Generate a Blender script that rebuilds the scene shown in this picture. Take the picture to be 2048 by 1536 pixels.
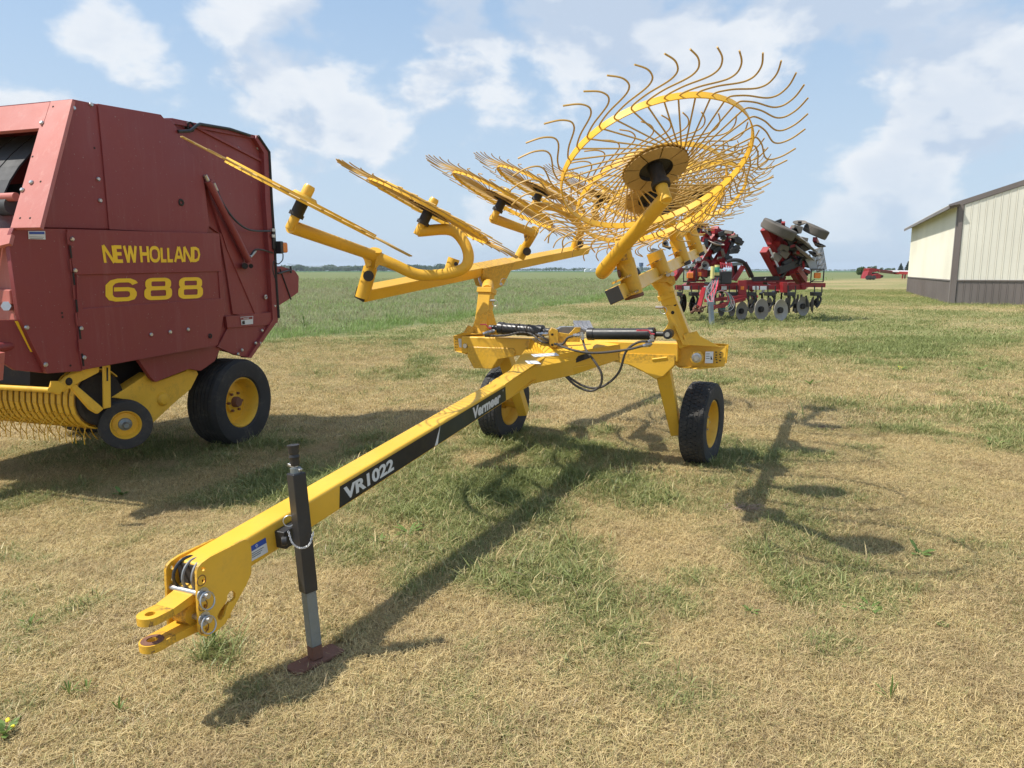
import bpy, math, random
import numpy as np
from mathutils import Vector, Matrix, Quaternion
from mathutils.geometry import tessellate_polygon
random.seed(7); rng = np.random.default_rng(11)
R = math.radians
scene = bpy.context.scene
for o in list(bpy.data.objects): bpy.data.objects.remove(o)
COL = scene.collection

# ------------------------------------------------------------------ camera
F, TILT, H = 1420.0, R(9.08), 1.6
cam = bpy.data.cameras.new('camera'); cam.sensor_width = 36; cam.lens = F / 2048 * 36
cam.clip_start = .05; cam.clip_end = 9000
co = bpy.data.objects.new('camera', cam); COL.objects.link(co)
co.location = (0, 0, H); co.rotation_euler = (R(90) - TILT, 0, 0)
scene.camera = co

# ------------------------------------------------------------------ light
SUN_EL = R(57.2); SUN_AZ = R(-98)          # azimuth from +Y towards +X: the sun stands at the left
sd = Vector((math.sin(SUN_AZ) * math.cos(SUN_EL), math.cos(SUN_AZ) * math.cos(SUN_EL), math.sin(SUN_EL)))
sl = bpy.data.lights.new('sun', 'SUN'); sl.energy = 5.0; sl.angle = R(.55); sl.color = (1, .95, .86)
so = bpy.data.objects.new('sun', sl); COL.objects.link(so)
so.rotation_euler = sd.to_track_quat('Z', 'Y').to_euler(); so.location = (-20, 0, 30)

def ray(u, v):
    f = Vector((0, math.cos(TILT), -math.sin(TILT))); up = Vector((0, math.sin(TILT), math.cos(TILT)))
    return Vector((1, 0, 0)) * ((u - 1024) / F) + f - up * ((v - 768) / F)

world = bpy.data.worlds.new('World'); scene.world = world; world.use_nodes = True
wn = world.node_tree; wn.nodes.clear()
def N(nt, t, **k):
    n = nt.nodes.new(t)
    for a, b in k.items():
        if a.startswith('i_'):
            key = a[2:]; key = int(key) if key.isdigit() else key.replace('_', ' ')
            n.inputs[key].default_value = b
        else: setattr(n, a, b)
    return n
def L(nt, a, b): nt.links.new(a, b)
def math_(nt, op, a, b=None, c=None, clamp=False):
    n = nt.nodes.new('ShaderNodeMath'); n.operation = op; n.use_clamp = clamp
    for i, x in enumerate((a, b, c)):
        if x is None: continue
        if isinstance(x, (int, float)): n.inputs[i].default_value = x
        else: L(nt, x, n.inputs[i])
    return n.outputs[0]
def mixc(nt, f, a, b):
    n = nt.nodes.new('ShaderNodeMix'); n.data_type = 'RGBA'
    for i, x in ((0, f), (6, a), (7, b)):
        if isinstance(x, (int, float)): n.inputs[i].default_value = x
        elif isinstance(x, tuple): n.inputs[i].default_value = (*x, 1) if len(x) == 3 else x
        else: L(nt, x, n.inputs[i])
    return n.outputs[2]
def smooth(nt, x, lo, hi, a=0., b=1.):
    n = nt.nodes.new('ShaderNodeMapRange'); n.interpolation_type = 'SMOOTHSTEP'
    L(nt, x, n.inputs[0])
    for i, q in zip((1, 2, 3, 4), (lo, hi, a, b)): n.inputs[i].default_value = q
    return n.outputs[0]

def make_sky():
    nt = wn
    out = N(nt, 'ShaderNodeOutputWorld'); bg = N(nt, 'ShaderNodeBackground', i_Strength=.12)
    sky = N(nt, 'ShaderNodeTexSky'); sky.sky_type = 'NISHITA'; sky.sun_disc = False
    sky.sun_elevation = SUN_EL; sky.sun_rotation = SUN_AZ; sky.altitude = 200
    sky.air_density = 1.1; sky.dust_density = 1.8; sky.ozone_density = 2.2
    tc = N(nt, 'ShaderNodeTexCoord'); sep = N(nt, 'ShaderNodeSeparateXYZ'); L(nt, tc.outputs['Generated'], sep.inputs[0])
    cv = N(nt, 'ShaderNodeCombineXYZ')
    L(nt, sep.outputs[0], cv.inputs[0]); L(nt, sep.outputs[1], cv.inputs[1]); L(nt, math_(nt, 'MULTIPLY', sep.outputs[2], 1.7), cv.inputs[2])
    n1 = N(nt, 'ShaderNodeTexNoise', i_Scale=5.2, i_Detail=11., i_Roughness=.54, i_Distortion=.1); L(nt, cv.outputs[0], n1.inputs['Vector'])
    n2 = N(nt, 'ShaderNodeTexNoise', i_Scale=2.2, i_Detail=5., i_Roughness=.5); L(nt, cv.outputs[0], n2.inputs['Vector'])
    # cumulus standing in given directions of the sky
    blobs = None
    for (u, v, rad, w) in ((1870, 170, .16, 1.15), (1800, 350, .12, .95), (1960, 330, .12, .6), (1300, 90, .17, .75), (1150, 60, .12, .7), (650, 215, .10, .75),
                           (110, 330, .13, .75), (250, 110, .12, .7), (930, 110, .10, .8), (1050, 60, .07, .6), (560, 60, .15, .85), (990, 270, .1, .5),
                           (1600, 60, .12, .5), (1700, 430, .12, .25), (600, 420, .13, .3), (40, 200, .1, .5), (1040, 390, .12, .35)):
        d = ray(u, v).normalized()
        vd = N(nt, 'ShaderNodeVectorMath', operation='DISTANCE'); L(nt, tc.outputs['Generated'], vd.inputs[0]); vd.inputs[1].default_value = d
        m = math_(nt, 'MULTIPLY', smooth(nt, vd.outputs['Value'], rad * 1.35, rad * .1), w)
        blobs = m if blobs is None else math_(nt, 'MAXIMUM', blobs, m)
    holes = None
    for (u, v, rad, w) in ((750, 60, .07, .8), (1160, 190, .06, .6), (1640, 240, .11, 1.), (1620, 430, .12, .8), (1900, 420, .08, .6), (1600, 130, .06, .6), (400, 60, .08, .5), (380, 160, .06, .4), (1500, 330, .1, .4)):
        d = ray(u, v).normalized()
        vd = N(nt, 'ShaderNodeVectorMath', operation='DISTANCE'); L(nt, tc.outputs['Generated'], vd.inputs[0]); vd.inputs[1].default_value = d
        m = math_(nt, 'MULTIPLY', smooth(nt, vd.outputs['Value'], rad * 1.3, rad * .1), w)
        holes = m if holes is None else math_(nt, 'MAXIMUM', holes, m)
    dens = math_(nt, 'ADD', math_(nt, 'MULTIPLY', n1.outputs[0], 1.5), math_(nt, 'MULTIPLY', n2.outputs[0], .35))
    dens = math_(nt, 'ADD', dens, math_(nt, 'MULTIPLY', blobs, .32))
    dens = math_(nt, 'SUBTRACT', dens, math_(nt, 'MULTIPLY', holes, .22))
    cover = smooth(nt, dens, .95, 1.12)
    # structure inside the clouds: puffs bright, bases grey-blue
    n3 = N(nt, 'ShaderNodeTexNoise', i_Scale=9., i_Detail=7., i_Roughness=.55); L(nt, cv.outputs[0], n3.inputs['Vector'])
    core = smooth(nt, math_(nt, 'ADD', dens, math_(nt, 'MULTIPLY', n3.outputs[0], .25)), 1.18, 1.45)
    ofs = N(nt, 'ShaderNodeVectorMath', operation='ADD'); L(nt, cv.outputs[0], ofs.inputs[0]); ofs.inputs[1].default_value = (-.025, 0, .075)
    n1b = N(nt, 'ShaderNodeTexNoise', i_Scale=5.2, i_Detail=6., i_Roughness=.5, i_Distortion=.1); L(nt, ofs.outputs[0], n1b.inputs['Vector'])
    under = smooth(nt, math_(nt, 'SUBTRACT', n1b.outputs[0], n1.outputs[0]), -.05, .07)
    core = math_(nt, 'ADD', math_(nt, 'MULTIPLY', core, .45), math_(nt, 'MULTIPLY', under, .95), clamp=True)
    cb = mixc(nt, core, (6.5, 6.75, 7.05), (4.1, 4.85, 5.95))
    sb = N(nt, 'ShaderNodeTexNoise', i_Scale=4., i_Detail=6.); L(nt, cv.outputs[0], sb.inputs['Vector'])
    cb = mixc(nt, math_(nt, 'MULTIPLY', smooth(nt, sb.outputs[0], .56, .72), .7), cb, (6.7, 6.85, 7.1))
    # summer haze towards the horizon
    hz = smooth(nt, sep.outputs[2], .02, .5, 1., 0.)
    skyc = mixc(nt, .55, sky.outputs[0], (2.9, 4.6, 6.9))
    skyc = mixc(nt, math_(nt, 'MULTIPLY', hz, .75), skyc, (4.5, 5.45, 6.4))
    cov = math_(nt, 'MULTIPLY', cover, smooth(nt, sep.outputs[2], 0., .16, .35, .9))
    L(nt, mixc(nt, cov, skyc, cb), bg.inputs[0]); L(nt, bg.outputs[0], out.inputs[0])
make_sky()
world.cycles.sampling_method = 'MANUAL'; world.cycles.sample_map_resolution = 512
scene.view_settings.view_transform = 'Standard'; scene.view_settings.look = 'None'
scene.view_settings.exposure = 0.20; scene.view_settings.gamma = 1; scene.view_settings.use_curve_mapping = False
scene.cycles.max_bounces = 6; scene.cycles.diffuse_bounces = 3; scene.cycles.glossy_bounces = 3; scene.cycles.transparent_max_bounces = 8
scene.cycles.volume_bounces = 0; scene.cycles.use_denoising = True

# ------------------------------------------------------------------ geometry helpers
def at(u, v, Y):                     # world point seen at photo pixel (u, v) at forward distance Y
    r = ray(u, v); return Vector((0, 0, H)) + r * (Y / r.y)
def gnd(u, v, z=0.):
    r = ray(u, v); return Vector((0, 0, H)) + r * ((z - H) / r.z)
def onplane(u, v, P0, n):
    r = ray(u, v); C = Vector((0, 0, H)); return C + r * ((P0 - C).dot(n) / r.dot(n))

def frame(d, up=Vector((0, 0, 1))):
    d = d.normalized(); s = d.cross(up)
    if s.length < 1e-4: s = d.cross(Vector((1, 0, 0)))
    s.normalize(); return d, s, s.cross(d).normalized()

class MB:
    def __init__(s): s.v = []; s.f = []
    def add(s, vs, fs):
        b = len(s.v); s.v += [Vector(p) for p in vs]; s.f += [tuple(i + b for i in f) for f in fs]; return s
    def box(s, c, sx, sy, sz, M=None):
        c = Vector(c); M = M or Matrix.Identity(3)
        vs = [c + M @ Vector((x * sx / 2, y * sy / 2, z * sz / 2)) for z in (-1, 1) for y in (-1, 1) for x in (-1, 1)]
        return s.add(vs, [(0, 2, 3, 1), (4, 5, 7, 6), (0, 1, 5, 4), (2, 6, 7, 3), (0, 4, 6, 2), (1, 3, 7, 5)])
    def beam(s, p0, p1, w, h, up=Vector((0, 0, 1)), w1=None, h1=None):
        p0 = Vector(p0); p1 = Vector(p1); d, sd_, u = frame(p1 - p0, up); vs = []
        for p, a, b in ((p0, w, h), (p1, w1 or w, h1 or h)):
            for x, y in ((-1, -1), (1, -1), (1, 1), (-1, 1)): vs.append(p + sd_ * (x * a / 2) + u * (y * b / 2))
        return s.add(vs, [(3, 2, 1, 0), (4, 5, 6, 7), (0, 1, 5, 4), (1, 2, 6, 5), (2, 3, 7, 6), (3, 0, 4, 7)])
    def prism(s, poly, vec, holes=()):
        loops = [[Vector(p) for p in poly]] + [[Vector(p) for p in h] for h in holes]
        vec = Vector(vec); tris = tessellate_polygon(loops); flat = [p for l in loops for p in l]; n = len(flat)
        nrm = Vector((0, 0, 0)); l0 = loops[0]
        for i in range(len(l0)): nrm += l0[i].cross(l0[(i + 1) % len(l0)])
        fs = []
        for t in tris:
            a, b, c = (flat[i] for i in t); tn = (b - a).cross(c - a)
            t = tuple(t) if tn.dot(vec) < 0 else tuple(reversed(t))
            fs.append(t); fs.append(tuple(i + n for i in reversed(t)))
        base = 0
        for li, l in enumerate(loops):
            m = len(l); ln = Vector((0, 0, 0))
            for i in range(m): ln += (l[i] - l[0]).cross(l[(i + 1) % m] - l[0])
            fwd_ = (ln.dot(vec) > 0) == (li == 0)
            for i in range(m):
                a, b = base + i, base + (i + 1) % m
                fs.append((a, b, b + n, a + n) if fwd_ else (b, a, a + n, b + n))
            base += m
        return s.add(flat + [p + vec for p in flat], fs)
    def tube(s, path, r, seg=10, radii=None, cap=True):
        path = [Vector(p) for p in path]; n = len(path); radii = radii or [r] * n
        d0 = (path[1] - path[0]).normalized(); _, sd_, u = frame(d0); vs = []; pd = d0
        for i, p in enumerate(path):
            a = path[min(i + 1, n - 1)] - path[max(i - 1, 0)]
            d = a.normalized(); q = pd.rotation_difference(d); sd_ = q @ sd_; u = q @ u; pd = d
            for k in range(seg):
                t = 2 * math.pi * k / seg; vs.append(p + (sd_ * math.cos(t) + u * math.sin(t)) * radii[i])
        fs = [(i * seg + k, i * seg + (k + 1) % seg, (i + 1) * seg + (k + 1) % seg, (i + 1) * seg + k) for i in range(n - 1) for k in range(seg)]
        if cap: fs += [tuple(reversed(range(seg))), tuple((n - 1) * seg + k for k in range(seg))]
        return s.add(vs, fs)
    def lathe(s, prof, c, axis, seg=32, cap=False, ref=None):
        c = Vector(c); d, a, b = frame(Vector(axis), ref or Vector((0, 0, 1))); vs = []
        for r_, h in prof:
            for k in range(seg):
                t = 2 * math.pi * k / seg; vs.append(c + d * h + (a * math.cos(t) + b * math.sin(t)) * r_)
        n = len(prof)
        fs = [(i * seg + k, i * seg + (k + 1) % seg, (i + 1) * seg + (k + 1) % seg, (i + 1) * seg + k) for i in range(n - 1) for k in range(seg)]
        if cap: fs += [tuple(reversed(range(seg))), tuple((n - 1) * seg + k for k in range(seg))]
        return s.add(vs, fs)
    def cyl(s, p0, p1, r, seg=16, r1=None):
        p0 = Vector(p0); p1 = Vector(p1)
        return s.lathe([(r, 0), (r1 if r1 is not None else r, (p1 - p0).length)], p0, p1 - p0, seg, cap=True)
    def ball(s, c, r, seg=12, sq=1.):
        prof = [(r * math.sin(math.pi * i / 8) + 1e-5, -r * sq * math.cos(math.pi * i / 8)) for i in range(9)]
        return s.lathe(prof, c, (0, 0, 1), seg)

def bez(pts, n=8):                    # smooth curve through points (Catmull-Rom)
    P = [Vector(p) for p in pts]; P = [P[0] * 2 - P[1]] + P + [P[-1] * 2 - P[-2]]; out = []
    for i in range(1, len(P) - 2):
        for k in range(n):
            t = k / n; a, b, c, d = P[i - 1:i + 3]
            out.append(.5 * ((2 * b) + (c - a) * t + (2 * a - 5 * b + 4 * c - d) * t * t + (3 * b - a - 3 * c + d) * t ** 3))
    out.append(P[-2]); return out

WM = {}
def empty(name, loc, label, cat, group=None, kind=None):
    o = bpy.data.objects.new(name, None); COL.objects.link(o); o.location = loc; o.empty_display_size = .2
    WM[o.name] = Matrix.Translation(Vector(loc)); o['label'] = label; o['category'] = cat
    if group: o['group'] = group
    return o
def tag(o, label=None, cat=None, group=None, kind=None):
    for k, x in (('label', label), ('category', cat), ('group', group), ('kind', kind)):
        if x: o[k] = x
    return o
def place(o, parent, world):
    WM[o.name] = world
    if parent is not None: o.parent = parent; o.matrix_local = WM[parent.name].inverted() @ world
    else: o.matrix_world = world
def mesh_of(name, mb, mat, ang=35, M=None):
    me = bpy.data.meshes.new(name)
    me.from_pydata([tuple(p) for p in mb.v], [], mb.f); me.materials.append(mat)
    for p in me.polygons: p.use_smooth = True
    me.set_sharp_from_angle(angle=R(ang)); me.update(); return me
def build(name, mb, mat, parent=None, bevel=0, ang=35, base=False, label=None, seg=2):
    lo = Vector((min(p[i] for p in mb.v) for i in range(3))); hi = Vector((max(p[i] for p in mb.v) for i in range(3)))
    c = (lo + hi) / 2
    if base: c.z = lo.z
    m2 = MB(); m2.v = [p - c for p in mb.v]; m2.f = mb.f
    o = bpy.data.objects.new(name, mesh_of(name, m2, mat, ang)); COL.objects.link(o)
    place(o, parent, Matrix.Translation(c))
    if bevel:
        b = o.modifiers.new('bevel', 'BEVEL'); b.width = bevel; b.segments = seg; b.limit_method = 'ANGLE'; b.angle_limit = R(40)
        b.harden_normals = True
    if label: o['label'] = label
    return o
def inst(name, me, parent, world, label=None):
    o = bpy.data.objects.new(name, me); COL.objects.link(o); place(o, parent, world)
    if label: o['label'] = label
    return o

# ------------------------------------------------------------------ materials
def paint(name, col, rough=.45, dirt=(.20, .15, .09), amt=.25, scale=6., metal=0., bump=.0, fade=None, coat=0., edge=0., streak=0.):
    m = bpy.data.materials.new(name); m.use_nodes = True; nt = m.node_tree; b = nt.nodes['Principled BSDF']
    tc = N(nt, 'ShaderNodeTexCoord'); geo = N(nt, 'ShaderNodeNewGeometry')
    n1 = N(nt, 'ShaderNodeTexNoise', i_Scale=scale, i_Detail=9., i_Roughness=.65); L(nt, geo.outputs['Position'], n1.inputs['Vector'])
    n2 = N(nt, 'ShaderNodeTexNoise', i_Scale=scale * 7, i_Detail=5., i_Roughness=.7); L(nt, geo.outputs['Position'], n2.inputs['Vector'])
    n3 = N(nt, 'ShaderNodeTexNoise', i_Scale=scale * .25, i_Detail=3.); L(nt, geo.outputs['Position'], n3.inputs['Vector'])
    fd = fade or tuple(min(1, c * 1.12 + .012) for c in col)
    c = mixc(nt, smooth(nt, n3.outputs[0], .35, .65), col, fd)
    f = math_(nt, 'MULTIPLY', math_(nt, 'MULTIPLY', smooth(nt, n1.outputs[0], .45, .75), smooth(nt, n2.outputs[0], .3, .7)), amt)
    c = mixc(nt, f, c, dirt)
    if streak:
        mp = N(nt, 'ShaderNodeMapping'); mp.inputs['Scale'].default_value = (9., 9., .8); L(nt, geo.outputs['Position'], mp.inputs[0])
        ns = N(nt, 'ShaderNodeTexNoise', i_Scale=1.6, i_Detail=7., i_Roughness=.7); L(nt, mp.outputs[0], ns.inputs['Vector'])
        c = mixc(nt, math_(nt, 'MULTIPLY', smooth(nt, ns.outputs[0], .5, .8), streak), c, dirt)
        vs = N(nt, 'ShaderNodeTexNoise', i_Scale=55., i_Detail=3., i_Roughness=.5); L(nt, geo.outputs['Position'], vs.inputs['Vector'])
        c = mixc(nt, math_(nt, 'MULTIPLY', smooth(nt, vs.outputs[0], .69, .74), .6), c, (.32, .26, .22))
    if edge:
        e = smooth(nt, geo.outputs['Pointiness'], .53, .60)
        c = mixc(nt, math_(nt, 'MULTIPLY', math_(nt, 'MULTIPLY', e, smooth(nt, n2.outputs[0], .4, .6)), edge), c, (.10, .06, .04))
    L(nt, c, b.inputs['Base Color'])
    L(nt, smooth(nt, n1.outputs[0], .3, .7, max(.05, rough - .08), min(1, rough + .12)), b.inputs['Roughness'])
    b.inputs['Metallic'].default_value = metal
    if coat: b.inputs['Coat Weight'].default_value = coat; b.inputs['Coat Roughness'].default_value = .15
    if bump:
        bp = N(nt, 'ShaderNodeBump', i_Strength=bump, i_Distance=.01); L(nt, n2.outputs[0], bp.inputs['Height']); L(nt, bp.outputs[0], b.inputs['Normal'])
    return m
M_YEL = paint('yellow_paint', (.74, .42, .028), .42, amt=.22, coat=.15, edge=.8, bump=.05)
M_YEL2 = paint('worn_yellow_paint', (.70, .39, .025), .5, dirt=(.22, .12, .05), amt=.38, scale=9, edge=.9, bump=.1)
M_DIRTY = paint('dusty_brown_steel', (.42, .26, .085), .7, dirt=(.14, .08, .04), amt=.6, scale=14, bump=.2)
M_BLK = paint('black_paint', (.018, .018, .020), .38, dirt=(.10, .09, .07), amt=.35, bump=.04)
M_GREASE = paint('greasy_black', (.02, .016, .014), .5, dirt=(.10, .07, .04), amt=.7, scale=20, bump=.3)
M_RUB = paint('rubber', (.024, .024, .025), .78, dirt=(.15, .13, .105), amt=.7, scale=6, bump=.12)
M_HOSE = paint('hose_rubber', (.06, .052, .045), .6, dirt=(.2, .17, .13), amt=.5, scale=20)
M_STEEL = paint('zinc_steel', (.50, .50, .50), .32, dirt=(.2, .16, .12), amt=.4, metal=.85, scale=14)
M_GALV = paint('galvanised_steel', (.20, .23, .24), .45, dirt=(.12, .09, .07), amt=.7, metal=.5, scale=18, bump=.1)
M_RUST = paint('rusty_steel', (.17, .075, .045), .85, dirt=(.09, .045, .03), amt=.7, scale=20, bump=.3)
M_TINE = paint('tine_spring_steel', (.50, .30, .07), .5, dirt=(.20, .13, .07), amt=.3, scale=3)
M_RED = paint('red_baler_paint', (.232, .036, .037), .50, dirt=(.30, .11, .10), amt=.25, scale=3, fade=(.262, .047, .045), bump=.03, streak=.45)
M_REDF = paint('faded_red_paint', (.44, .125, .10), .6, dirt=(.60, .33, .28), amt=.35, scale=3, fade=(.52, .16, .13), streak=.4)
M_MUD = paint('dried_mud', (.17, .145, .12), .9, dirt=(.08, .07, .06), amt=.6, scale=12, bump=.2)
M_HRED = paint('harrow_red_paint', (.27, .010, .014), .45, dirt=(.22, .13, .10), amt=.4, scale=4)
M_OLDY = paint('baler_yellow_paint', (.74, .43, .03), .5, dirt=(.12, .08, .04), amt=.5, scale=10, bump=.1)
M_DECALY = paint('yellow_lettering', (.90, .56, .02), .5, amt=.1)
M_WHITE = paint('white_vinyl', (.62, .64, .66), .5, amt=.1)
M_DECALB = paint('black_vinyl', (.006, .006, .007), .55, amt=.05)
M_DECALG = paint('dark_green_vinyl', (.007, .018, .013), .5, amt=.05)
M_BLUE = paint('blue_vinyl', (.02, .07, .35), .5, amt=.1)
M_SOIL = paint('dry_soil', (.16, .10, .065), .95, dirt=(.08, .05, .035), amt=.7, scale=25, bump=.6)
M_DUSTY = paint('dusty_disc_steel', (.33, .30, .27), .55, dirt=(.20, .15, .11), amt=.6, metal=.3, scale=6)
M_TYRED = paint('dusty_tyre', (.11, .095, .08), .9, dirt=(.08, .07, .06), amt=.6, scale=10)
M_VALVE = paint('red_vinyl_handle', (.62, .06, .09), .45, amt=.05)
M_ORANGE = paint('amber_lens', (.75, .20, .02), .25, amt=.15)
M_BELT = paint('rubber_belt', (.045, .045, .048), .7, dirt=(.12, .11, .1), amt=.5, scale=5)
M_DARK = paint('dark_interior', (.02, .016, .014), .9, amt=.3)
M_CREAM = paint('cream_steel_siding', (.76, .73, .63), .5, dirt=(.52, .49, .40), amt=.2, scale=1., streak=.3)
M_BROWN = paint('brown_steel_siding', (.16, .135, .125), .5, dirt=(.2, .17, .15), amt=.25, scale=1., streak=.3)
M_GREYP = paint('grey_plastic', (.16, .17, .18), .5, amt=.3)
M_FOAM = paint('grey_metal_guard', (.30, .31, .33), .4, amt=.3, metal=.3)
M_GRNTAG = paint('green_band', (.05, .30, .22), .5, amt=.1)
M_PALEY = paint('pale_yellow_plastic', (.62, .58, .22), .5, amt=.15)

# ------------------------------------------------------------------ ground
def vnoise(x, y, s, seed=0):
    x = x / s; y = y / s; xi = np.floor(x).astype(np.int64); yi = np.floor(y).astype(np.int64); fx = x - xi; fy = y - yi
    fx = fx * fx * (3 - 2 * fx); fy = fy * fy * (3 - 2 * fy)
    def h(a, b):
        n = (a * 374761393 + b * 668265263 + seed * 974634777) & 0xffffffff; n = ((n ^ (n >> 13)) * 1274126177) & 0xffffffff
        return ((n ^ (n >> 16)) & 0xffff) / 65535.
    return (h(xi, yi) * (1 - fx) + h(xi + 1, yi) * fx) * (1 - fy) + (h(xi, yi + 1) * (1 - fx) + h(xi + 1, yi + 1) * fx) * fy
def fbm(x, y, s, seed=0, o=4): return sum(vnoise(x, y, s / 2 ** k, seed + k * 17) * .5 ** k for k in range(o)) / (2 - .5 ** (o - 1))
def sstep(a, b, x): t = np.clip((x - a) / (b - a), 0, 1); return t * t * (3 - 2 * t)
def gz(x, y):
    x = np.asarray(x, float); y = np.asarray(y, float)
    z = (fbm(x, y, 1.3, 5, 3) - .5) * .035 * sstep(60, 20, np.abs(y)) * sstep(60, 20, np.abs(x))
    z = z - .16 * sstep(-.9, -2.3, x) * sstep(2.2, 5.0, y) * sstep(16, 9, y) * sstep(-12, -8, x)
    d = np.hypot(x + .79, y - 2.70); z = z * sstep(.1, .5, d)
    return z
BX = [-400, -60, -30, -9, -5.4, -2.4, 3.9, 12, 30, 45, 75, 400, 3000]; BY = [-100, 2, 8, 13, 16.5, 21, 36, 60, 90, 110, 150, 300, 900]
def fieldness(x, y): return sstep(-1.2, 1.2, (np.asarray(y, float) - np.interp(x, BX, BY)) / (1 + .02 * np.abs(y)) + (fbm(x, y, 3., 9) - .5) * 3)
GREEN = []
for u, v, ru, rv, w in ((1130, 930, 210, 62, .95), (1500, 920, 160, 50, .6), (700, 905, 170, 40, .75), (560, 960, 200, 45, .45), (990, 880, 80, 40, .8), (820, 1060, 110, 45, .45),
                        (60, 960, 120, 40, .5), (420, 1320, 80, 60, .45), (1100, 1000, 220, 70, .6), (1420, 1000, 140, 60, .35), (1600, 1000, 200, 80, .35),
                        (60, 1420, 60, 60, .4), (480, 1080, 120, 60, .35), (1800, 1110, 240, 60, .25), (350, 870, 300, 45, .7), (1750, 660, 260, 14, .6), (1560, 645, 240, 14, .9),
                        (1950, 622, 200, 8, .2), (1700, 590, 160, 14, .7), (1840, 680, 200, 16, .8), (1880, 605, 120, 10, .9)):
    p = gnd(u, v); q = gnd(u + ru, v); q2 = gnd(u, v - rv); q3 = gnd(u, v + rv); GREEN.append((p.x, (q2.y + q3.y) / 2 if v > 700 else p.y, abs(q.x - p.x), abs(q2.y - q3.y) / 2, w))
BARE = []
for u, v, ru, rv, w in ((1325, 962, 55, 18, 1.), (560, 1290, 110, 30, .8), (1325, 1095, 40, 20, .8), (1480, 1020, 60, 18, .5), (210, 1260, 160, 60, .3), (1660, 858, 60, 12, .5)):
    p = gnd(u, v); q = gnd(u + ru, v); q2 = gnd(u, v - rv); BARE.append((p.x, p.y, abs(q.x - p.x), abs(q2.y - p.y), w))
def blob(lst, x, y):
    r = np.zeros_like(np.asarray(x, float))
    for cx, cy, rx, ry, w in lst: r = np.maximum(r, w * sstep(1.35, .25, np.hypot((x - cx) / rx, (y - cy) / ry)))
    return r
def greenness(x, y):
    x = np.asarray(x, float); y = np.asarray(y, float)
    n = fbm(x, y * .8, 1.6, 21, 5); n2 = fbm(x * .35, y, 5., 33, 4); n3 = fbm(x, y, .35, 41, 3)
    far = sstep(7, 16, y)
    g = sstep(.50, .70, n * .62 + n3 * .38) * .50 + far * (sstep(.35, .70, n2 * .7 + n * .3) * .55) + far * .12 + .15
    g = g + blob(GREEN, x, y) * (.05 + 1.25 * n3) * .8 + (n3 - .5) * .25
    return np.clip(g, 0, 1)
def ax(lo, hi, step, far, g):
    a = list(np.arange(lo, hi, step)); s = step; x = a[-1]; b = []
    while x < far: s *= g; x += s; b.append(x)
    s = step; x = a[0]; c = []
    while x > -far: s *= g; x -= s; c.append(x)
    return np.array(c[::-1] + a + b)
xs = ax(-7, 7, .09, 3500, 1.09); ys = ax(1, 14, .09, 4500, 1.08); ys = ys[ys > -300]
X, Y = np.meshgrid(xs, ys); Z = gz(X, Y)
nx, ny = len(xs), len(ys)
gm = bpy.data.meshes.new('ground')
idx = np.arange(nx * ny).reshape(ny, nx)
fa = np.stack([idx[:-1, :-1], idx[:-1, 1:], idx[1:, 1:], idx[1:, :-1]], -1).reshape(-1, 4)
gm.from_pydata(np.stack([X, Y, Z], -1).reshape(-1, 3).tolist(), [], fa.tolist())
for nm_, fn in (('green', greenness), ('field', fieldness), ('bare', lambda a, b: blob(BARE, a, b))):
    at_ = gm.attributes.new(nm_, 'FLOAT', 'POINT'); at_.data.foreach_set('value', fn(X, Y).reshape(-1).astype(np.float32))
for p in gm.polygons: p.use_smooth = True
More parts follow.
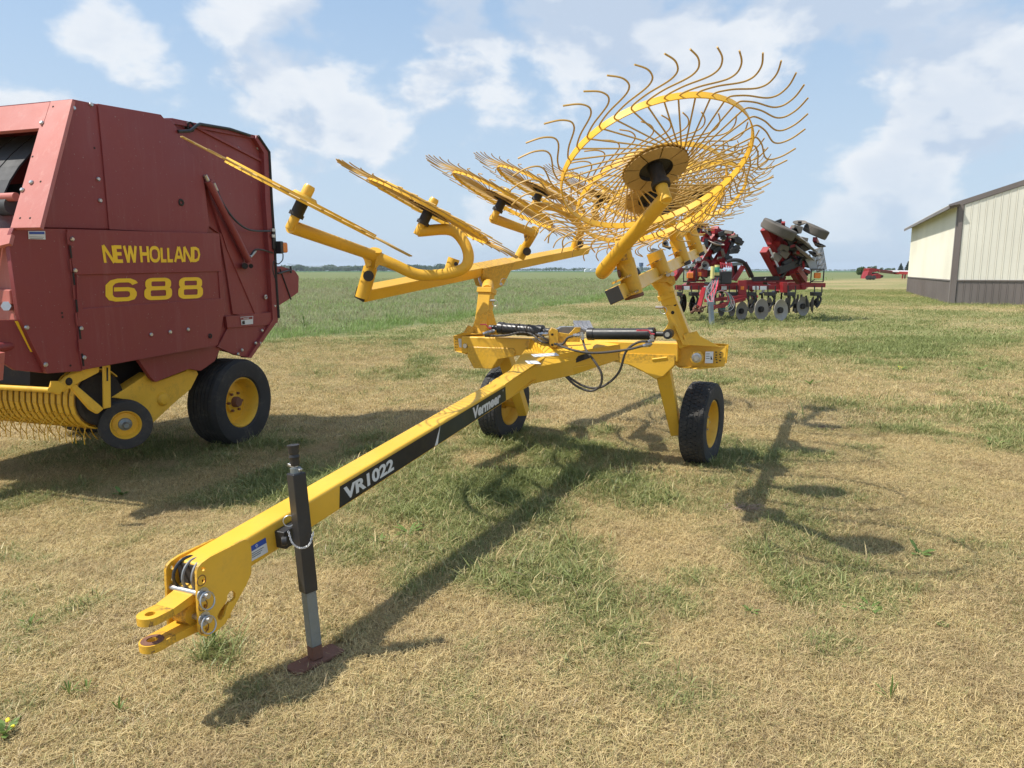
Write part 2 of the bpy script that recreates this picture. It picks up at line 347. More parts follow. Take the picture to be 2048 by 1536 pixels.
def ground_mat():
    m = bpy.data.materials.new('lawn_ground'); m.use_nodes = True; nt = m.node_tree; b = nt.nodes['Principled BSDF']
    geo = N(nt, 'ShaderNodeNewGeometry'); pos = geo.outputs['Position']
    A = lambda n: N(nt, 'ShaderNodeAttribute', attribute_name=n).outputs['Fac']
    def noise(s, d=6., r=.6, vec=pos):
        n = N(nt, 'ShaderNodeTexNoise', i_Scale=s, i_Detail=d, i_Roughness=r); L(nt, vec, n.inputs['Vector']); return n.outputs[0]
    fine = noise(60., 6, .75); mid = noise(9., 6, .65); big = noise(.8, 5, .6)
    mp = N(nt, 'ShaderNodeMapping'); mp.inputs['Scale'].default_value = (.12, 1., 1.); L(nt, pos, mp.inputs[0])
    band = noise(.45, 6, .6, mp.outputs[0])
    dry = mixc(nt, smooth(nt, fine, .3, .7), (.24, .165, .09), (.58, .445, .235))
    dry = mixc(nt, math_(nt, 'MULTIPLY', smooth(nt, mid, .45, .7), .5), dry, (.20, .135, .07))
    dry = mixc(nt, math_(nt, 'MULTIPLY', smooth(nt, big, .4, .7), .35), dry, (.40, .31, .15))
    grn = mixc(nt, smooth(nt, fine, .3, .7), (.085, .105, .032), (.26, .29, .10))
    g = math_(nt, 'MULTIPLY', A('green'), math_(nt, 'ADD', math_(nt, 'MULTIPLY', mid, 1.2), .35), clamp=True)
    c = mixc(nt, math_(nt, 'MULTIPLY', g, .85), dry, grn)
    soil = mixc(nt, smooth(nt, fine, .3, .7), (.20, .13, .08), (.46, .34, .22))
    c = mixc(nt, math_(nt, 'MULTIPLY', A('bare'), smooth(nt, mid, .35, .55)), c, soil)
    # meadow beyond the mown strip
    sp = N(nt, 'ShaderNodeSeparateXYZ'); L(nt, pos, sp.inputs[0])
    fcol = mixc(nt, smooth(nt, band, .35, .65), (.155, .185, .072), (.225, .235, .115))
    fcol = mixc(nt, math_(nt, 'MULTIPLY', smooth(nt, mid, .3, .7), .6), fcol, (.075, .10, .028))
    fcol = mixc(nt, smooth(nt, sp.outputs[1], 600., 800.), fcol, (.055, .115, .030))
    c = mixc(nt, A('field'), c, fcol)
    L(nt, c, b.inputs['Base Color']); b.inputs['Roughness'].default_value = .95; b.inputs['Specular IOR Level'].default_value = .15
    bp = N(nt, 'ShaderNodeBump', i_Strength=.9, i_Distance=.02)
    L(nt, math_(nt, 'ADD', fine, mid), bp.inputs['Height']); L(nt, bp.outputs[0], b.inputs['Normal'])
    return m
M_GROUND = ground_mat(); gm.materials.append(M_GROUND)
ground = bpy.data.objects.new('ground', gm); COL.objects.link(ground); tag(ground, kind='structure'); WM['ground'] = Matrix.Identity(4)

# ------------------------------------------------------------------ grass
def grass_mat(name, dryA, dryB, grnA, grnB, inst_attr=True):
    m = bpy.data.materials.new(name); m.use_nodes = True; nt = m.node_tree; nt.nodes.clear()
    out = N(nt, 'ShaderNodeOutputMaterial')
    a = N(nt, 'ShaderNodeAttribute', attribute_name='green'); a.attribute_type = 'INSTANCER' if inst_attr else 'GEOMETRY'
    bl = N(nt, 'ShaderNodeAttribute', attribute_name='bl'); oi = N(nt, 'ShaderNodeObjectInfo')
    rn = math_(nt, 'FRACT', math_(nt, 'ADD', math_(nt, 'MULTIPLY', bl.outputs['Fac'], 3.7), oi.outputs['Random']))
    dry = mixc(nt, rn, dryA, dryB); grn = mixc(nt, rn, grnA, grnB)
    if inst_attr:
        geo = N(nt, 'ShaderNodeNewGeometry'); pn = N(nt, 'ShaderNodeTexNoise', i_Scale=1.7, i_Detail=5., i_Roughness=.65); L(nt, geo.outputs['Position'], pn.inputs['Vector'])
        old = math_(nt, 'GREATER_THAN', math_(nt, 'FRACT', math_(nt, 'MULTIPLY', rn, 7.3)), .80)      # dead, weathered blades
        dry = mixc(nt, math_(nt, 'MULTIPLY', old, .85), dry, (.20, .14, .085))
        dry = mixc(nt, math_(nt, 'MULTIPLY', smooth(nt, pn.outputs[0], .42, .66), .45), dry, (.44, .32, .18))
    f = smooth(nt, math_(nt, 'ADD', a.outputs['Fac'], math_(nt, 'MULTIPLY', math_(nt, 'SUBTRACT', bl.outputs['Fac'], .5), .7)), .25, .75)
    c = mixc(nt, f, dry, grn)
    d = N(nt, 'ShaderNodeBsdfDiffuse'); t = N(nt, 'ShaderNodeBsdfTranslucent'); L(nt, c, d.inputs[0]); L(nt, c, t.inputs[0])
    mx = N(nt, 'ShaderNodeMixShader', i_0=.30); L(nt, d.outputs[0], mx.inputs[1]); L(nt, t.outputs[0], mx.inputs[2])
    gl = N(nt, 'ShaderNodeBsdfGlossy', i_Roughness=.5); gl.inputs[0].default_value = (1, 1, 1, 1)
    m2 = N(nt, 'ShaderNodeMixShader', i_0=.025); L(nt, mx.outputs[0], m2.inputs[1]); L(nt, gl.outputs[0], m2.inputs[2])
    L(nt, m2.outputs[0], out.inputs[0]); return m
M_LAWN = grass_mat('lawn_blades', (.78, .62, .32), (.60, .46, .22), (.31, .335, .12), (.19, .225, .07))
M_MEADOW = grass_mat('meadow_blades', (.42, .42, .24), (.33, .34, .20), (.27, .38, .11), (.19, .28, .07))
M_WEED = grass_mat('weed_leaf', (.13, .21, .05), (.19, .27, .07), (.13, .21, .05), (.19, .27, .07), False)

def tuft(name, n, h, spread, w, lean, mat, head=0.):
    mb_v, mb_f, bl = [], [], []
    for _ in range(n):
        a = random.uniform(0, 2 * math.pi); r0 = spread * math.sqrt(random.random()); x, y = r0 * math.cos(a), r0 * math.sin(a)
        hh = h * random.uniform(.45, 1.15); la = random.uniform(0, 2 * math.pi); ln = lean * random.uniform(.2, 1.3) * hh
        dx, dy = math.cos(la), math.sin(la); sx, sy = -dy, dx; ww = w * random.uniform(.6, 1.3); b = len(mb_v); q = random.random()
        pts = [(0, 0, 1.), (.35, .45, .85), (1., .85 - .25 * lean, .45)]
        for t, z, k in pts:
            for s_ in (-1, 1): mb_v.append((x + dx * ln * t + sx * ww * k * s_ / 2, y + dy * ln * t + sy * ww * k * s_ / 2, hh * z - .004 * (z == 0))); bl.append(q)
        mb_v.append((x + dx * ln * 1.45, y + dy * ln * 1.45, hh * (1. - .35 * lean))); bl.append(q)
        mb_f += [(b, b + 1, b + 3, b + 2), (b + 2, b + 3, b + 5, b + 4), (b + 4, b + 5, b + 6)]
        if head and random.random() < head:
            k = len(mb_v); ex, ey, ez = mb_v[-1]
            for s_ in (-1, 1): mb_v.append((ex + sx * ww * 1.6 * s_, ey + sy * ww * 1.6 * s_, ez)); bl.append(0.)
            mb_v.append((ex + dx * .01, ey, ez + .06)); mb_v.append((ex, ey, ez - .03)); bl += [0., 0.]
            mb_f += [(k + 3, k + 1, k + 2, k)]
    me = bpy.data.meshes.new(name); me.from_pydata(mb_v, [], mb_f); me.materials.append(mat)
    at_ = me.attributes.new('bl', 'FLOAT', 'POINT'); at_.data.foreach_set('value', bl)
    return me
def variants(cname, specs):
    c = bpy.data.collections.new(cname)
    for i, me in enumerate(specs): c.objects.link(bpy.data.objects.new('%s_%02d' % (cname, i), me))
    return c
def scatter(name, pts, green, scl, rotv, idx_, coll, label, cat, parent_kind='stuff'):
    me = bpy.data.meshes.new(name); me.vertices.add(len(pts)); me.vertices.foreach_set('co', pts.astype(np.float32).reshape(-1))
    for nm_, ty, d in (('green', 'FLOAT', green), ('scl', 'FLOAT', scl), ('pick', 'INT', idx_)):
        a = me.attributes.new(nm_, ty, 'POINT'); a.data.foreach_set('value', d.astype(np.float32 if ty == 'FLOAT' else np.int32))
    a = me.attributes.new('rotv', 'FLOAT_VECTOR', 'POINT'); a.data.foreach_set('vector', rotv.astype(np.float32).reshape(-1))
    o = bpy.data.objects.new(name, me); COL.objects.link(o); tag(o, label, cat, kind='stuff')
    ng = bpy.data.node_groups.new(name + '_nodes', 'GeometryNodeTree')
    ng.interface.new_socket('Geometry', in_out='INPUT', socket_type='NodeSocketGeometry'); ng.interface.new_socket('Geometry', in_out='OUTPUT', socket_type='NodeSocketGeometry')
    gi = ng.nodes.new('NodeGroupInput'); go = ng.nodes.new('NodeGroupOutput')
    ci = ng.nodes.new('GeometryNodeCollectionInfo'); ci.inputs['Collection'].default_value = coll; ci.inputs['Separate Children'].default_value = True; ci.inputs['Reset Children'].default_value = True
    ip = ng.nodes.new('GeometryNodeInstanceOnPoints'); ip.inputs['Pick Instance'].default_value = True
    def na(nm_, dt):
        n = ng.nodes.new('GeometryNodeInputNamedAttribute'); n.data_type = dt; n.inputs['Name'].default_value = nm_; return n.outputs[0]
    ng.links.new(gi.outputs[0], ip.inputs['Points']); ng.links.new(ci.outputs[0], ip.inputs['Instance'])
    ng.links.new(na('pick', 'INT'), ip.inputs['Instance Index']); ng.links.new(na('rotv', 'FLOAT_VECTOR'), ip.inputs['Rotation'])
    sc = na('scl', 'FLOAT'); ng.links.new(sc, ip.inputs['Scale']); ng.links.new(ip.outputs[0], go.inputs[0])
    md = o.modifiers.new('scatter', 'NODES'); md.node_group = ng
    return o
short = variants('lawn_tufts', [tuft('lt%d' % i, 30, .032, .055, .0024, 1.1, M_LAWN) for i in range(8)] + [tuft('lg%d' % i, 12, .050, .035, .0030, .8, M_LAWN) for i in range(4)])
midc = variants('lawn_clumps', [tuft('mt%d' % i, 34, .038, .13, .0046, 1.0, M_LAWN) for i in range(6)] + [tuft('mg%d' % i, 16, .062, .07, .005, .75, M_LAWN) for i in range(3)])
farc = variants('lawn_far_clumps', [tuft('ft%d' % i, 34, .045, .28, .010, .9, M_LAWN) for i in range(6)])
tallc = variants('meadow_tufts', [tuft('tt%d' % i, 24, .20, .16, .007, .6, M_MEADOW, .10) for i in range(8)])

def samp(n, y0, y1, side=.80, pad=1.0, power=2.):
    t = rng.random(n); y = (y0 ** power + t * (y1 ** power - y0 ** power)) ** (1 / power); x = (rng.random(n) * 2 - 1) * (side * y + pad); return x, y
def mk(name, n, y0, y1, coll, nd, ng_, base, label, pad=1., side=.80):
    x, y = samp(n, y0, y1, side, pad); k = fieldness(x, y) < .5; x, y = x[k], y[k]
    ft_ = (np.abs((x + .81) * .62 + (y - 2.72) * .78) > .155) | (np.abs((x + .81) * .78 - (y - 2.72) * .62) > .065); x, y = x[ft_], y[ft_]
    br = blob(BARE, x, y); k = rng.random(len(x)) > br * .75; x, y = x[k], y[k]
    th = fbm(x, y, .5, 77, 3); k = rng.random(len(x)) < .45 + 1.1 * th; x, y = x[k], y[k]
    g = greenness(x, y); gg = np.clip(g + (rng.random(len(x)) - .5) * .35, 0, 1)
    tall = (rng.random(len(x)) < np.clip(g * .9 - .2, 0, .45)) & (ng_ > 0)
    pk = np.where(tall, nd + rng.integers(0, max(ng_, 1), len(x)), rng.integers(0, nd, len(x)))
    s = base * rng.uniform(.7, 1.25, len(x)) * (.85 + .55 * g) * np.where(tall & (rng.random(len(x)) < .12), 1.7, 1.)
    rv = np.stack([rng.normal(0, .16, len(x)), rng.normal(0, .16, len(x)), rng.random(len(x)) * 6.283], -1)
    gg = np.where(tall, np.maximum(gg, .65), gg)
    scatter(name, np.stack([x, y, gz(x, y)], -1), gg, s, rv, pk, coll, label, 'grass')
mk('lawn_grass', 125000, 1.5, 7.2, short, 8, 4, 1.0, 'short dry tan lawn grass with green patches nearest the camera', .6)
mk('lawn_grass', 52000, 7.0, 17., midc, 6, 3, 1.0, 'mown tan and green lawn grass around the machines')
mk('lawn_grass', 42000, 16.5, 60., farc, 6, 0, 1.0, 'mown lawn grass in the distance before the shed')
# meadow
x, y = samp(80000, 9, 135, .85, 3., 1.25); k = (fieldness(x, y) > .45) & (rng.random(len(x)) > sstep(70, 135, y)); x, y = x[k], y[k]
fr = fbm(x, y, 3.5, 60, 3); edge = sstep(6, 0, y - np.interp(x, BX, BY))
g = np.clip(fr * .9 + edge * .45 + (rng.random(len(x)) - .5) * .4, 0, 1)
s = rng.uniform(.6, 1.2, len(x)) * (1.1 + .35 * (fbm(x, y, 1.2, 66, 2) > .62)) * (.8 + y / 90)
scatter('meadow_grass', np.stack([x, y, gz(x, y)], -1), g, s, np.stack([rng.normal(0, .12, len(x)), rng.normal(0, .12, len(x)), rng.random(len(x)) * 6.283], -1),
        rng.integers(0, 8, len(x)), tallc, 'tall unmown meadow grass with grey-purple seed heads behind the machines', 'meadow')
# lush long grass standing where mowers do not reach: round wheels and under the machines
lx, ly, lg = [], [], []
for u, v, ru, rv, n in ((1000, 885, 70, 12, 46), (480, 880, 110, 18, 90), (250, 895, 80, 14, 34), (1405, 935, 50, 8, 14), (1110, 930, 170, 40, 80), (730, 872, 50, 12, 24), (1540, 650, 190, 12, 150), (1120, 985, 200, 45, 36), (1430, 660, 60, 10, 40), (435, 1310, 35, 25, 11), (425, 1335, 25, 25, 7)):
    for _ in range(n):
        p = gnd(u + random.gauss(0, ru * .5), v + random.gauss(0, rv * .5), -.1 if u < 560 and v < 950 else 0)
        lx.append(p.x); ly.append(p.y); lg.append(.9 if v < 1000 else .95)
lx, ly, lg = map(np.array, (lx, ly, lg))
lushc = variants('lush_tufts', [tuft('lu%d' % i, 12, .13, .05, .0055, .7, M_LAWN) for i in range(6)])
scatter('long_grass', np.stack([lx, ly, gz(lx, ly)], -1), lg, rng.uniform(.6, 1.15, len(lx)) * np.where(ly > 12, 1.6, 1.), np.stack([rng.normal(0, .2, len(lx)), rng.normal(0, .2, len(lx)), rng.random(len(lx)) * 6.283], -1),
        rng.integers(0, 6, len(lx)), lushc, 'long green grass growing under and around the parked machines', 'grass')

# ------------------------------------------------------------------ lettering
def text_mesh(txt, bold=0., shear=0., space=1.):
    c = bpy.data.curves.new('t', 'FONT'); c.body = txt; c.offset = bold; c.shear = shear; c.size = 1; c.space_character = space; c.resolution_u = 4
    o = bpy.data.objects.new('t', c); COL.objects.link(o); me = bpy.data.meshes.new_from_object(o)
    vs = [v.co.copy() for v in me.vertices]; fs = [tuple(p.vertices) for p in me.polygons]
    bpy.data.objects.remove(o); bpy.data.curves.remove(c); bpy.data.meshes.remove(me); return vs, fs
def put_text(name, txt, mat, parent, O, ex, ey, w, h, bold=.02, shear=0., space=1., lift=.001):
    vs, fs = text_mesh(txt, bold, shear, space)
    x0 = min(v.x for v in vs); x1 = max(v.x for v in vs); y0 = min(v.y for v in vs); y1 = max(v.y for v in vs)
    ex, ey = ex.normalized(), ey.normalized(); n = ex.cross(ey)
    mb = MB(); mb.add([O + ex * ((v.x - x0) / (x1 - x0) * w) + ey * ((v.y - y0) / (y1 - y0) * h) + n * lift for v in vs], fs)
    return build(name, mb, mat, parent)
def ribbon(mb, pts, wd, fn, closed=False, lift=0.):
    """flat stroke of width wd (or (wx, wy)) along 2-D pts, mitred, mapped with fn(x, y, lift)"""
    P = [Vector((a, b)) for a, b in pts]; n = len(P); lo, ro = [], []
    for i in range(n):
        a = P[(i - 1) % n] if (closed or i > 0) else P[i]; c = P[(i + 1) % n] if (closed or i < n - 1) else P[i]; b = P[i]
        d1 = (b - a).normalized() if (b - a).length > 1e-9 else (c - b).normalized(); d2 = (c - b).normalized() if (c - b).length > 1e-9 else d1
        n1 = Vector((-d1.y, d1.x)); n2 = Vector((-d2.y, d2.x)); m = (n1 + n2).normalized(); k = 1 / max(.4, m.dot(n1))
        if isinstance(wd, tuple): off = Vector((m.x * wd[0], m.y * wd[1])) * (k / 2)
        else: off = m * (wd * k / 2)
        lo.append(b + off); ro.append(b - off)
    vs = [fn(p.x, p.y, lift) for p in lo] + [fn(p.x, p.y, lift) for p in ro]
    fs = [(i, n + i, n + (i + 1) % n, (i + 1) % n) for i in range(n if closed else n - 1)]
    mb.add(vs, fs)
def rrect(x0, y0, x1, y1, r, k=5):
    out = []
    for cx, cy, a0 in ((x1 - r, y1 - r, 0), (x0 + r, y1 - r, 90), (x0 + r, y0 + r, 180), (x1 - r, y0 + r, 270)):
        for i in range(k + 1):
            a = R(a0 + 90 * i / k); out.append((cx + r * math.cos(a), cy + r * math.sin(a)))
    return out
def quad_panel(name, pts, mat, parent, th):
    mb = MB(); mb.prism(pts, th); return build(name, mb, mat, parent)
def bolt_mesh(r=.012, h=.008):
    return MB().lathe([(1e-4, h), (r * .75, h), (r, h * .5), (r, 0)], (0, 0, 0), (0, 0, 1), 8)
def torus(mb, c, axis, Rr, r, seg=20, t0=0., t1=360.):
    d, a, b = frame(Vector(axis)); path = [Vector(c) + (a * math.cos(R(t0 + (t1 - t0) * i / seg)) + b * math.sin(R(t0 + (t1 - t0) * i / seg))) * Rr for i in range(seg + 1)]
    mb.tube(path, r, 6); return mb

def tyre_parts(parent, c, axis, Ro, W, Rr, mat_rim, mat_tyre, blocks=0, ribs=0, name='wheel', hub=True, hubmat=None):
    """wheel > tyre, rim, ...; axis points to the outer face"""
    c = Vector(c); axis = Vector(axis).normalized(); w2 = W / 2
    wh = MB(); wh.lathe([(Rr * 1.02, w2 * .80), (Rr * .97, w2 * .84), (Rr * .92, w2 * .70), (Rr * .88, w2 * .35), (Rr * .84, w2 * .1), (Rr * .80, w2 * .02), (Rr * .45, w2 * .10), (Rr * .40, w2 * .25), (.02, w2 * .28)], c, axis, 40)
    wh.lathe([(Rr * 1.02, -w2 * .80), (Rr * .97, -w2 * .84), (Rr * .9, -w2 * .7), (Rr * .85, -w2 * .2), (Rr * .8, w2 * .0), (.02, w2 * .05)], c, axis, 40)
    o = build(name, wh, mat_rim, parent)
    prof = [(Rr * 1.0, w2 * .78), (Rr * 1.06, w2 * .93), (Ro * .74 + Rr * .26, w2 * 1.02), (Ro * .90 + Rr * .10, w2 * .98), (Ro * .965, w2 * .90), (Ro * .985, w2 * .80)]
    full = prof[:]
    if ribs:
        k = ribs
        for i in range(k):
            a = .74 - 1.48 * i / k; b_ = .74 - 1.48 * (i + .8) / k; c_ = .74 - 1.48 * (i + 1) / k
            full += [(Ro, w2 * a), (Ro, w2 * b_), (Ro * .975, w2 * (b_ - .01)), (Ro * .975, w2 * (c_ + .01))]
    else: full += [(Ro * .985, w2 * .5), (Ro * .985, -w2 * .5)]
    full += [(r_, -h_) for r_, h_ in reversed(prof)]
    ty = build('tyre', MB().lathe(full, c, axis, 56), mat_tyre, o, ang=28)
    if blocks:
        mb = MB(); d, a, b = frame(axis)
        for row, (h0, ww) in enumerate(((-.74, .26), (-.40, .26), (0, .30), (.40, .26), (.74, .26))):
            for i in range(blocks):
                t = 2 * math.pi * (i + .5 * (row % 2) + random.uniform(-.06, .06)) / blocks; rd = a * math.cos(t) + b * math.sin(t); tg = d.cross(rd)
                M = Matrix((tg, d, rd)).transposed(); rr = Ro * (1. if abs(h0) < .7 else .985)
                mb.box(c + d * (h0 * w2) + rd * (rr - .002), 2 * math.pi * Ro / blocks * .80, ww * w2, .014, M)
        build('tread', mb, mat_tyre, ty)
    if hub:
        build('hub', MB().lathe([(.05, -.02), (.05, w2 * .35), (.035, w2 * .5), (.001, w2 * .52)], c, axis, 20), hubmat or mat_rim, o)
    return o

# ================================================================== HAY RAKE
rake = empty('hay_rake', (.36, 5.9, 0), 'large yellow ten-wheel hay rake with folded booms, parked in the foreground', 'hay rake')
TD = Vector((.985, 2.28, .243)).normalized(); TS = Vector((.918, -.397, 0)); TU = TS.cross(TD).normalized()
def T(t, side=0., up=0.): return Vector((-1.03 + .985 * t, 2.62 + 2.28 * t, .51 + .243 * t)) + TS * (side - .0635) + TU * up
tongue = build('tongue', MB().beam(T(-.085), T(1.27), .127, .127), M_YEL, rake, bevel=.014, seg=3)
sp0 = T(0, .0635)
def onside(u, v, off=.0): return onplane(u, v, sp0 + TS * off, TS)
# decals
def TP(t, y, off=.0012): return T(t, .0635 + off, y)
quad_panel('decal_panel', [TP(.232, -.053, .0006), TP(.590, -.053, .0006), TP(.622, .047, .0006), TP(.240, .047, .0006)], M_DECALB, tongue, TS * .0006)
quad_panel('decal_panel', [TP(.607, -.053, .0006), TP(1.0, -.053, .0006), TP(1.0, .047, .0006), TP(.624, .047, .0006)], M_DECALG, tongue, TS * .0006, )
quad_panel('decal_stripe', [TP(.592, -.052, .0006), TP(.606, -.052, .0006), TP(.6232, .047, .0006), TP(.6225, .047, .0006)], M_WHITE, tongue, TS * .0006)
put_text('model_lettering', 'VR1022', M_WHITE, tongue, TP(.249, -.036), TD, TU, .425, .067, bold=.042, space=1.0)
put_text('maker_lettering', 'Vermeer', M_WHITE, tongue, TP(.792, -.040), TD, TU, .43, .076, bold=.045, shear=.12, space=.98)
build('registered_mark', torus(MB(), TP(.983, .030), TS, .005, .0012, 12), M_WHITE, tongue)
st = [(496, 1096), (531, 1075), (536, 1104), (501, 1124)]
P4 = [onside(u, v, .0006) for u, v in st]; m1 = P4[0].lerp(P4[3], .36); m2 = P4[1].lerp(P4[2], .36)
quad_panel('sticker', [P4[3], P4[2], m2, m1], M_WHITE, tongue, TS * .0006); quad_panel('sticker', [m1, m2, P4[1], P4[0]], M_BLUE, tongue, TS * .0006)
q = P4[0].lerp(P4[1], .45).lerp(P4[3].lerp(P4[2], .45), .17)
torus(mbq := MB(), q + TS * .0015, TS, .006, .0013, 4); build('sticker_symbol', mbq, M_WHITE, tongue)
mbq = MB()
for i in range(3):
    a = P4[0].lerp(P4[3], .52 + i * .13); b = P4[1].lerp(P4[2], .52 + i * .13); mbq.beam(a.lerp(b, .12) + TS * .0012, a.lerp(b, .8 - .1 * i) + TS * .0012, .001, .003, up=TU)
build('sticker_print', mbq, M_GREYP, tongue)
# hitch cheek plates
pl = [(388.6, 1143), (391, 1133), (398, 1125), (416, 1112), (484.6, 1078), (492, 1080), (497, 1088), (499, 1110), (497.6, 1146.5), (488, 1169), (465, 1210), (446, 1246), (430, 1260), (408, 1272), (399, 1270), (394, 1260), (391, 1200)]
def circ2(u, v, r, k=12): return [onside(u + r * math.cos(2 * math.pi * i / k), v + r * 1.05 * math.sin(2 * math.pi * i / k), .007) for i in range(k)]
slot = [onside(u, v, .007) for u, v in ((466, 1186), (466, 1194), (461, 1201), (454, 1203), (449, 1212), (444, 1230), (438, 1238), (432, 1238), (430, 1231), (434, 1222), (444, 1208), (449, 1200), (450, 1190), (455, 1182), (462, 1181))]
holes = [circ2(401.6, 1137, 4.2), circ2(403, 1161, 4.2), circ2(406, 1211, 4.2), circ2(409, 1256, 4.0), slot]
plate = [onside(u, v, .007) for u, v in pl]
for off, nm_ in ((0., 'cheek_plate'), (-.155, 'cheek_plate')):
    dn_ = TU * (-.022 if off else 0.)
    build(nm_, MB().prism([p + TS * off + dn_ for p in plate], TS * .013, [[p + TS * off + dn_ for p in h] for h in holes]), M_YEL2 if off else M_YEL, rake, bevel=.002)
hc = Vector((-1.244, 2.285, 0)); hd = Vector((.397, .918, 0)); hs = Vector((.918, -.397, 0))
cle = MB()
for z0, z1 in ((.421, .462), (.323, .315)):
    c = hc.copy(); c.z = z0; ring = []
    for i in range(15):
        a = R(90 + 180 * i / 14); ring.append(c + hd * (.043 * math.cos(a)) + hs * (.043 * math.sin(a)))
    ring = [p - Vector((0, 0, .014)) for p in ring] + [c + hd * .06 - hs * .043 - Vector((0, 0, .014)), c + hd * .06 + hs * .043 - Vector((0, 0, .014))]
    hl = [c + hd * (.017 * math.cos(R(a))) + hs * (.017 * math.sin(R(a))) - Vector((0, 0, .014)) for a in range(0, 360, 24)]
    cle.prism(ring, (0, 0, .028), [hl])
    k0 = c + hd * .06; k1 = c + hd * .14 + Vector((0, 0, (z1 - z0) * .35)); k2 = c + hd * .21 + Vector((0, 0, (z1 - z0) * .85)); k3 = c + hd * .30 + Vector((0, 0, z1 - z0))
    cle.beam(k0, k1, .086, .028, w1=.092, h1=.032); cle.beam(k1, k2, .092, .032, w1=.10, h1=.045); cle.beam(k2, k3, .10, .045, w1=.11, h1=.05)
web = [(.13, .409), (.115, .390), (.11, .372), (.115, .355), (.13, .338), (.28, .30), (.30, .45), (.24, .46), (.18, .428)]
cle.prism([hc + hd * a + Vector((0, 0, b)) - hs * .035 for a, b in web], hs * .07)
build('clevis', cle, M_YEL2, rake, bevel=.006)
build('clevis_wear_ring', MB().lathe([(.019, .0), (.019, .003), (.036, .003), (.038, 0)], hc + Vector((0, 0, .3375)), (0, 0, 1), 24), M_RUST, rake)
for u, v in ((405, 1189), (408, 1237)):
    p = onside(u, v, .020); pin = build('hitch_pin', MB().cyl(p - TS * .165, p + TS * .03, .011, 12), M_STEEL, rake)
    build('washer', MB().lathe([(.012, .004), (.026, .004), (.026, 0), (.012, 0)], p, TS, 18), M_STEEL, pin)
    build('lynch_ring', torus(MB(), p + TS * .022 - Vector((0, 0, .020)), TS + Vector((0, 0, .25)), .031, .0032), M_STEEL, pin)
for u, v in ((403, 1161), (406, 1211), (409, 1256)):
    p = onside(u, v, .0205); build('wear_ring', torus(MB(), p, TS, .019, .0016), M_RUST, rake)
lp = T(-.085, .025, -.075)
for k in range(3):
    c = lp + Vector((0, 0, .085)) + hs * (-.03 * k) + hd * .01
    build('cable_loop', torus(MB(), c, hs + hd * (.25 - .2 * k), .050 + .004 * k, .0058, 24), M_GREYP if k < 2 else M_BLK, rake)
build('tongue_end_cover', MB().box(T(-.0855), .112, .008, .112, Matrix((TS, TD, TU)).transposed()), M_DARK, rake)
# jack
jf = Vector((-.812, 2.722, gz(-.81, 2.72) + .014)); jt = at(592, 945, 2.76); jd = (jt - jf).normalized(); jl = (jt - jf).length
jup = Vector((.72, -.69, 0))
jack = build('jack', MB().beam(jf + jd * (jl * .37), jt, .058, .058, up=jup), M_BLK, rake, bevel=.006)
build('jack_leg', MB().beam(jf + jd * .06, jf + jd * (jl * .45), .046, .046, up=jup), M_GALV, jack, bevel=.004)
build('jack_leg_end', MB().beam(jf + jd * .004, jf + jd * .0605,   .0466, .0466, up=jup), M_RUST, jack, bevel=.004)
a = Vector((.62, .78, 0)); b = Vector((.78, -.62, 0))
build('jack_foot', MB().prism([jf + a * x + b * y - Vector((0, 0, .010)) for x, y in ((-.12, -.03), (-.10, -.048), (-.03, -.045), (.10, -.05), (.115, -.04), (.115, .04), (.10, .048), (-.03, .046), (-.10, .048), (-.12, .03))], (0, 0, .014)), M_RUST, jack, bevel=.003)
hb = jt + jd * .012; ht = jt + jd * .135
build('jack_cap', MB().cyl(jt - jd * .002, jt + jd * .02, .022, 14), M_GALV, jack)
build('crank_bracket', MB().beam(hb - TS * .032 + jd * .02, hb + TS * .028 + jd * .0, .018, .010).beam(hb + jd * .01, hb + jd * .05, .012, .02), M_STEEL, jack, bevel=.002)
build('crank_grip', MB().lathe([(0.001, 0.0), (0.016, 0.0007), (0.02, 0.0144), (0.018, 0.0252), (0.022, 0.036), (0.019, 0.0468), (0.023, 0.0576), (0.021, 0.0684), (0.025, 0.0778), (0.025, 0.085), (0.001, 0.0857)], hb + jd * .016, jd, 18), M_BLK, jack)
jm = T(.085, .0635 + .025, -.01)
build('jack_mount', MB().box(jm, .05, .11, .075, Matrix((TS, TD, TU)).transposed()).cyl(jm - TD * .06 + TS * .012, jm - TD * .045 + TS * .03, .02, 12), M_BLK, rake, bevel=.004)
build('pull_ring', torus(MB(), at(578, 1042, 2.74), Vector((.3, -.9, .1)), .022, .0022), M_STEEL, jack)
ch = bez([at(577, 1063, 2.70), at(585, 1086, 2.67), at(600, 1096, 2.665), at(618, 1090, 2.68), at(627, 1064, 2.72)], 7)
for i in range(0, len(ch) - 1):
    p = (ch[i] + ch[i + 1]) / 2; d = (ch[i + 1] - ch[i]).normalized(); _, s_, u_ = frame(d); ax_ = s_ if i % 2 else u_
    mb = MB(); o_ = ax_.cross(d); mb.tube([p + d * (.0068 * math.cos(t)) + o_ * (.0036 * math.sin(t)) for t in [k * math.pi / 4 for k in range(9)]], .0012, 5)
    build('chain_link', mb, M_STEEL, jack)

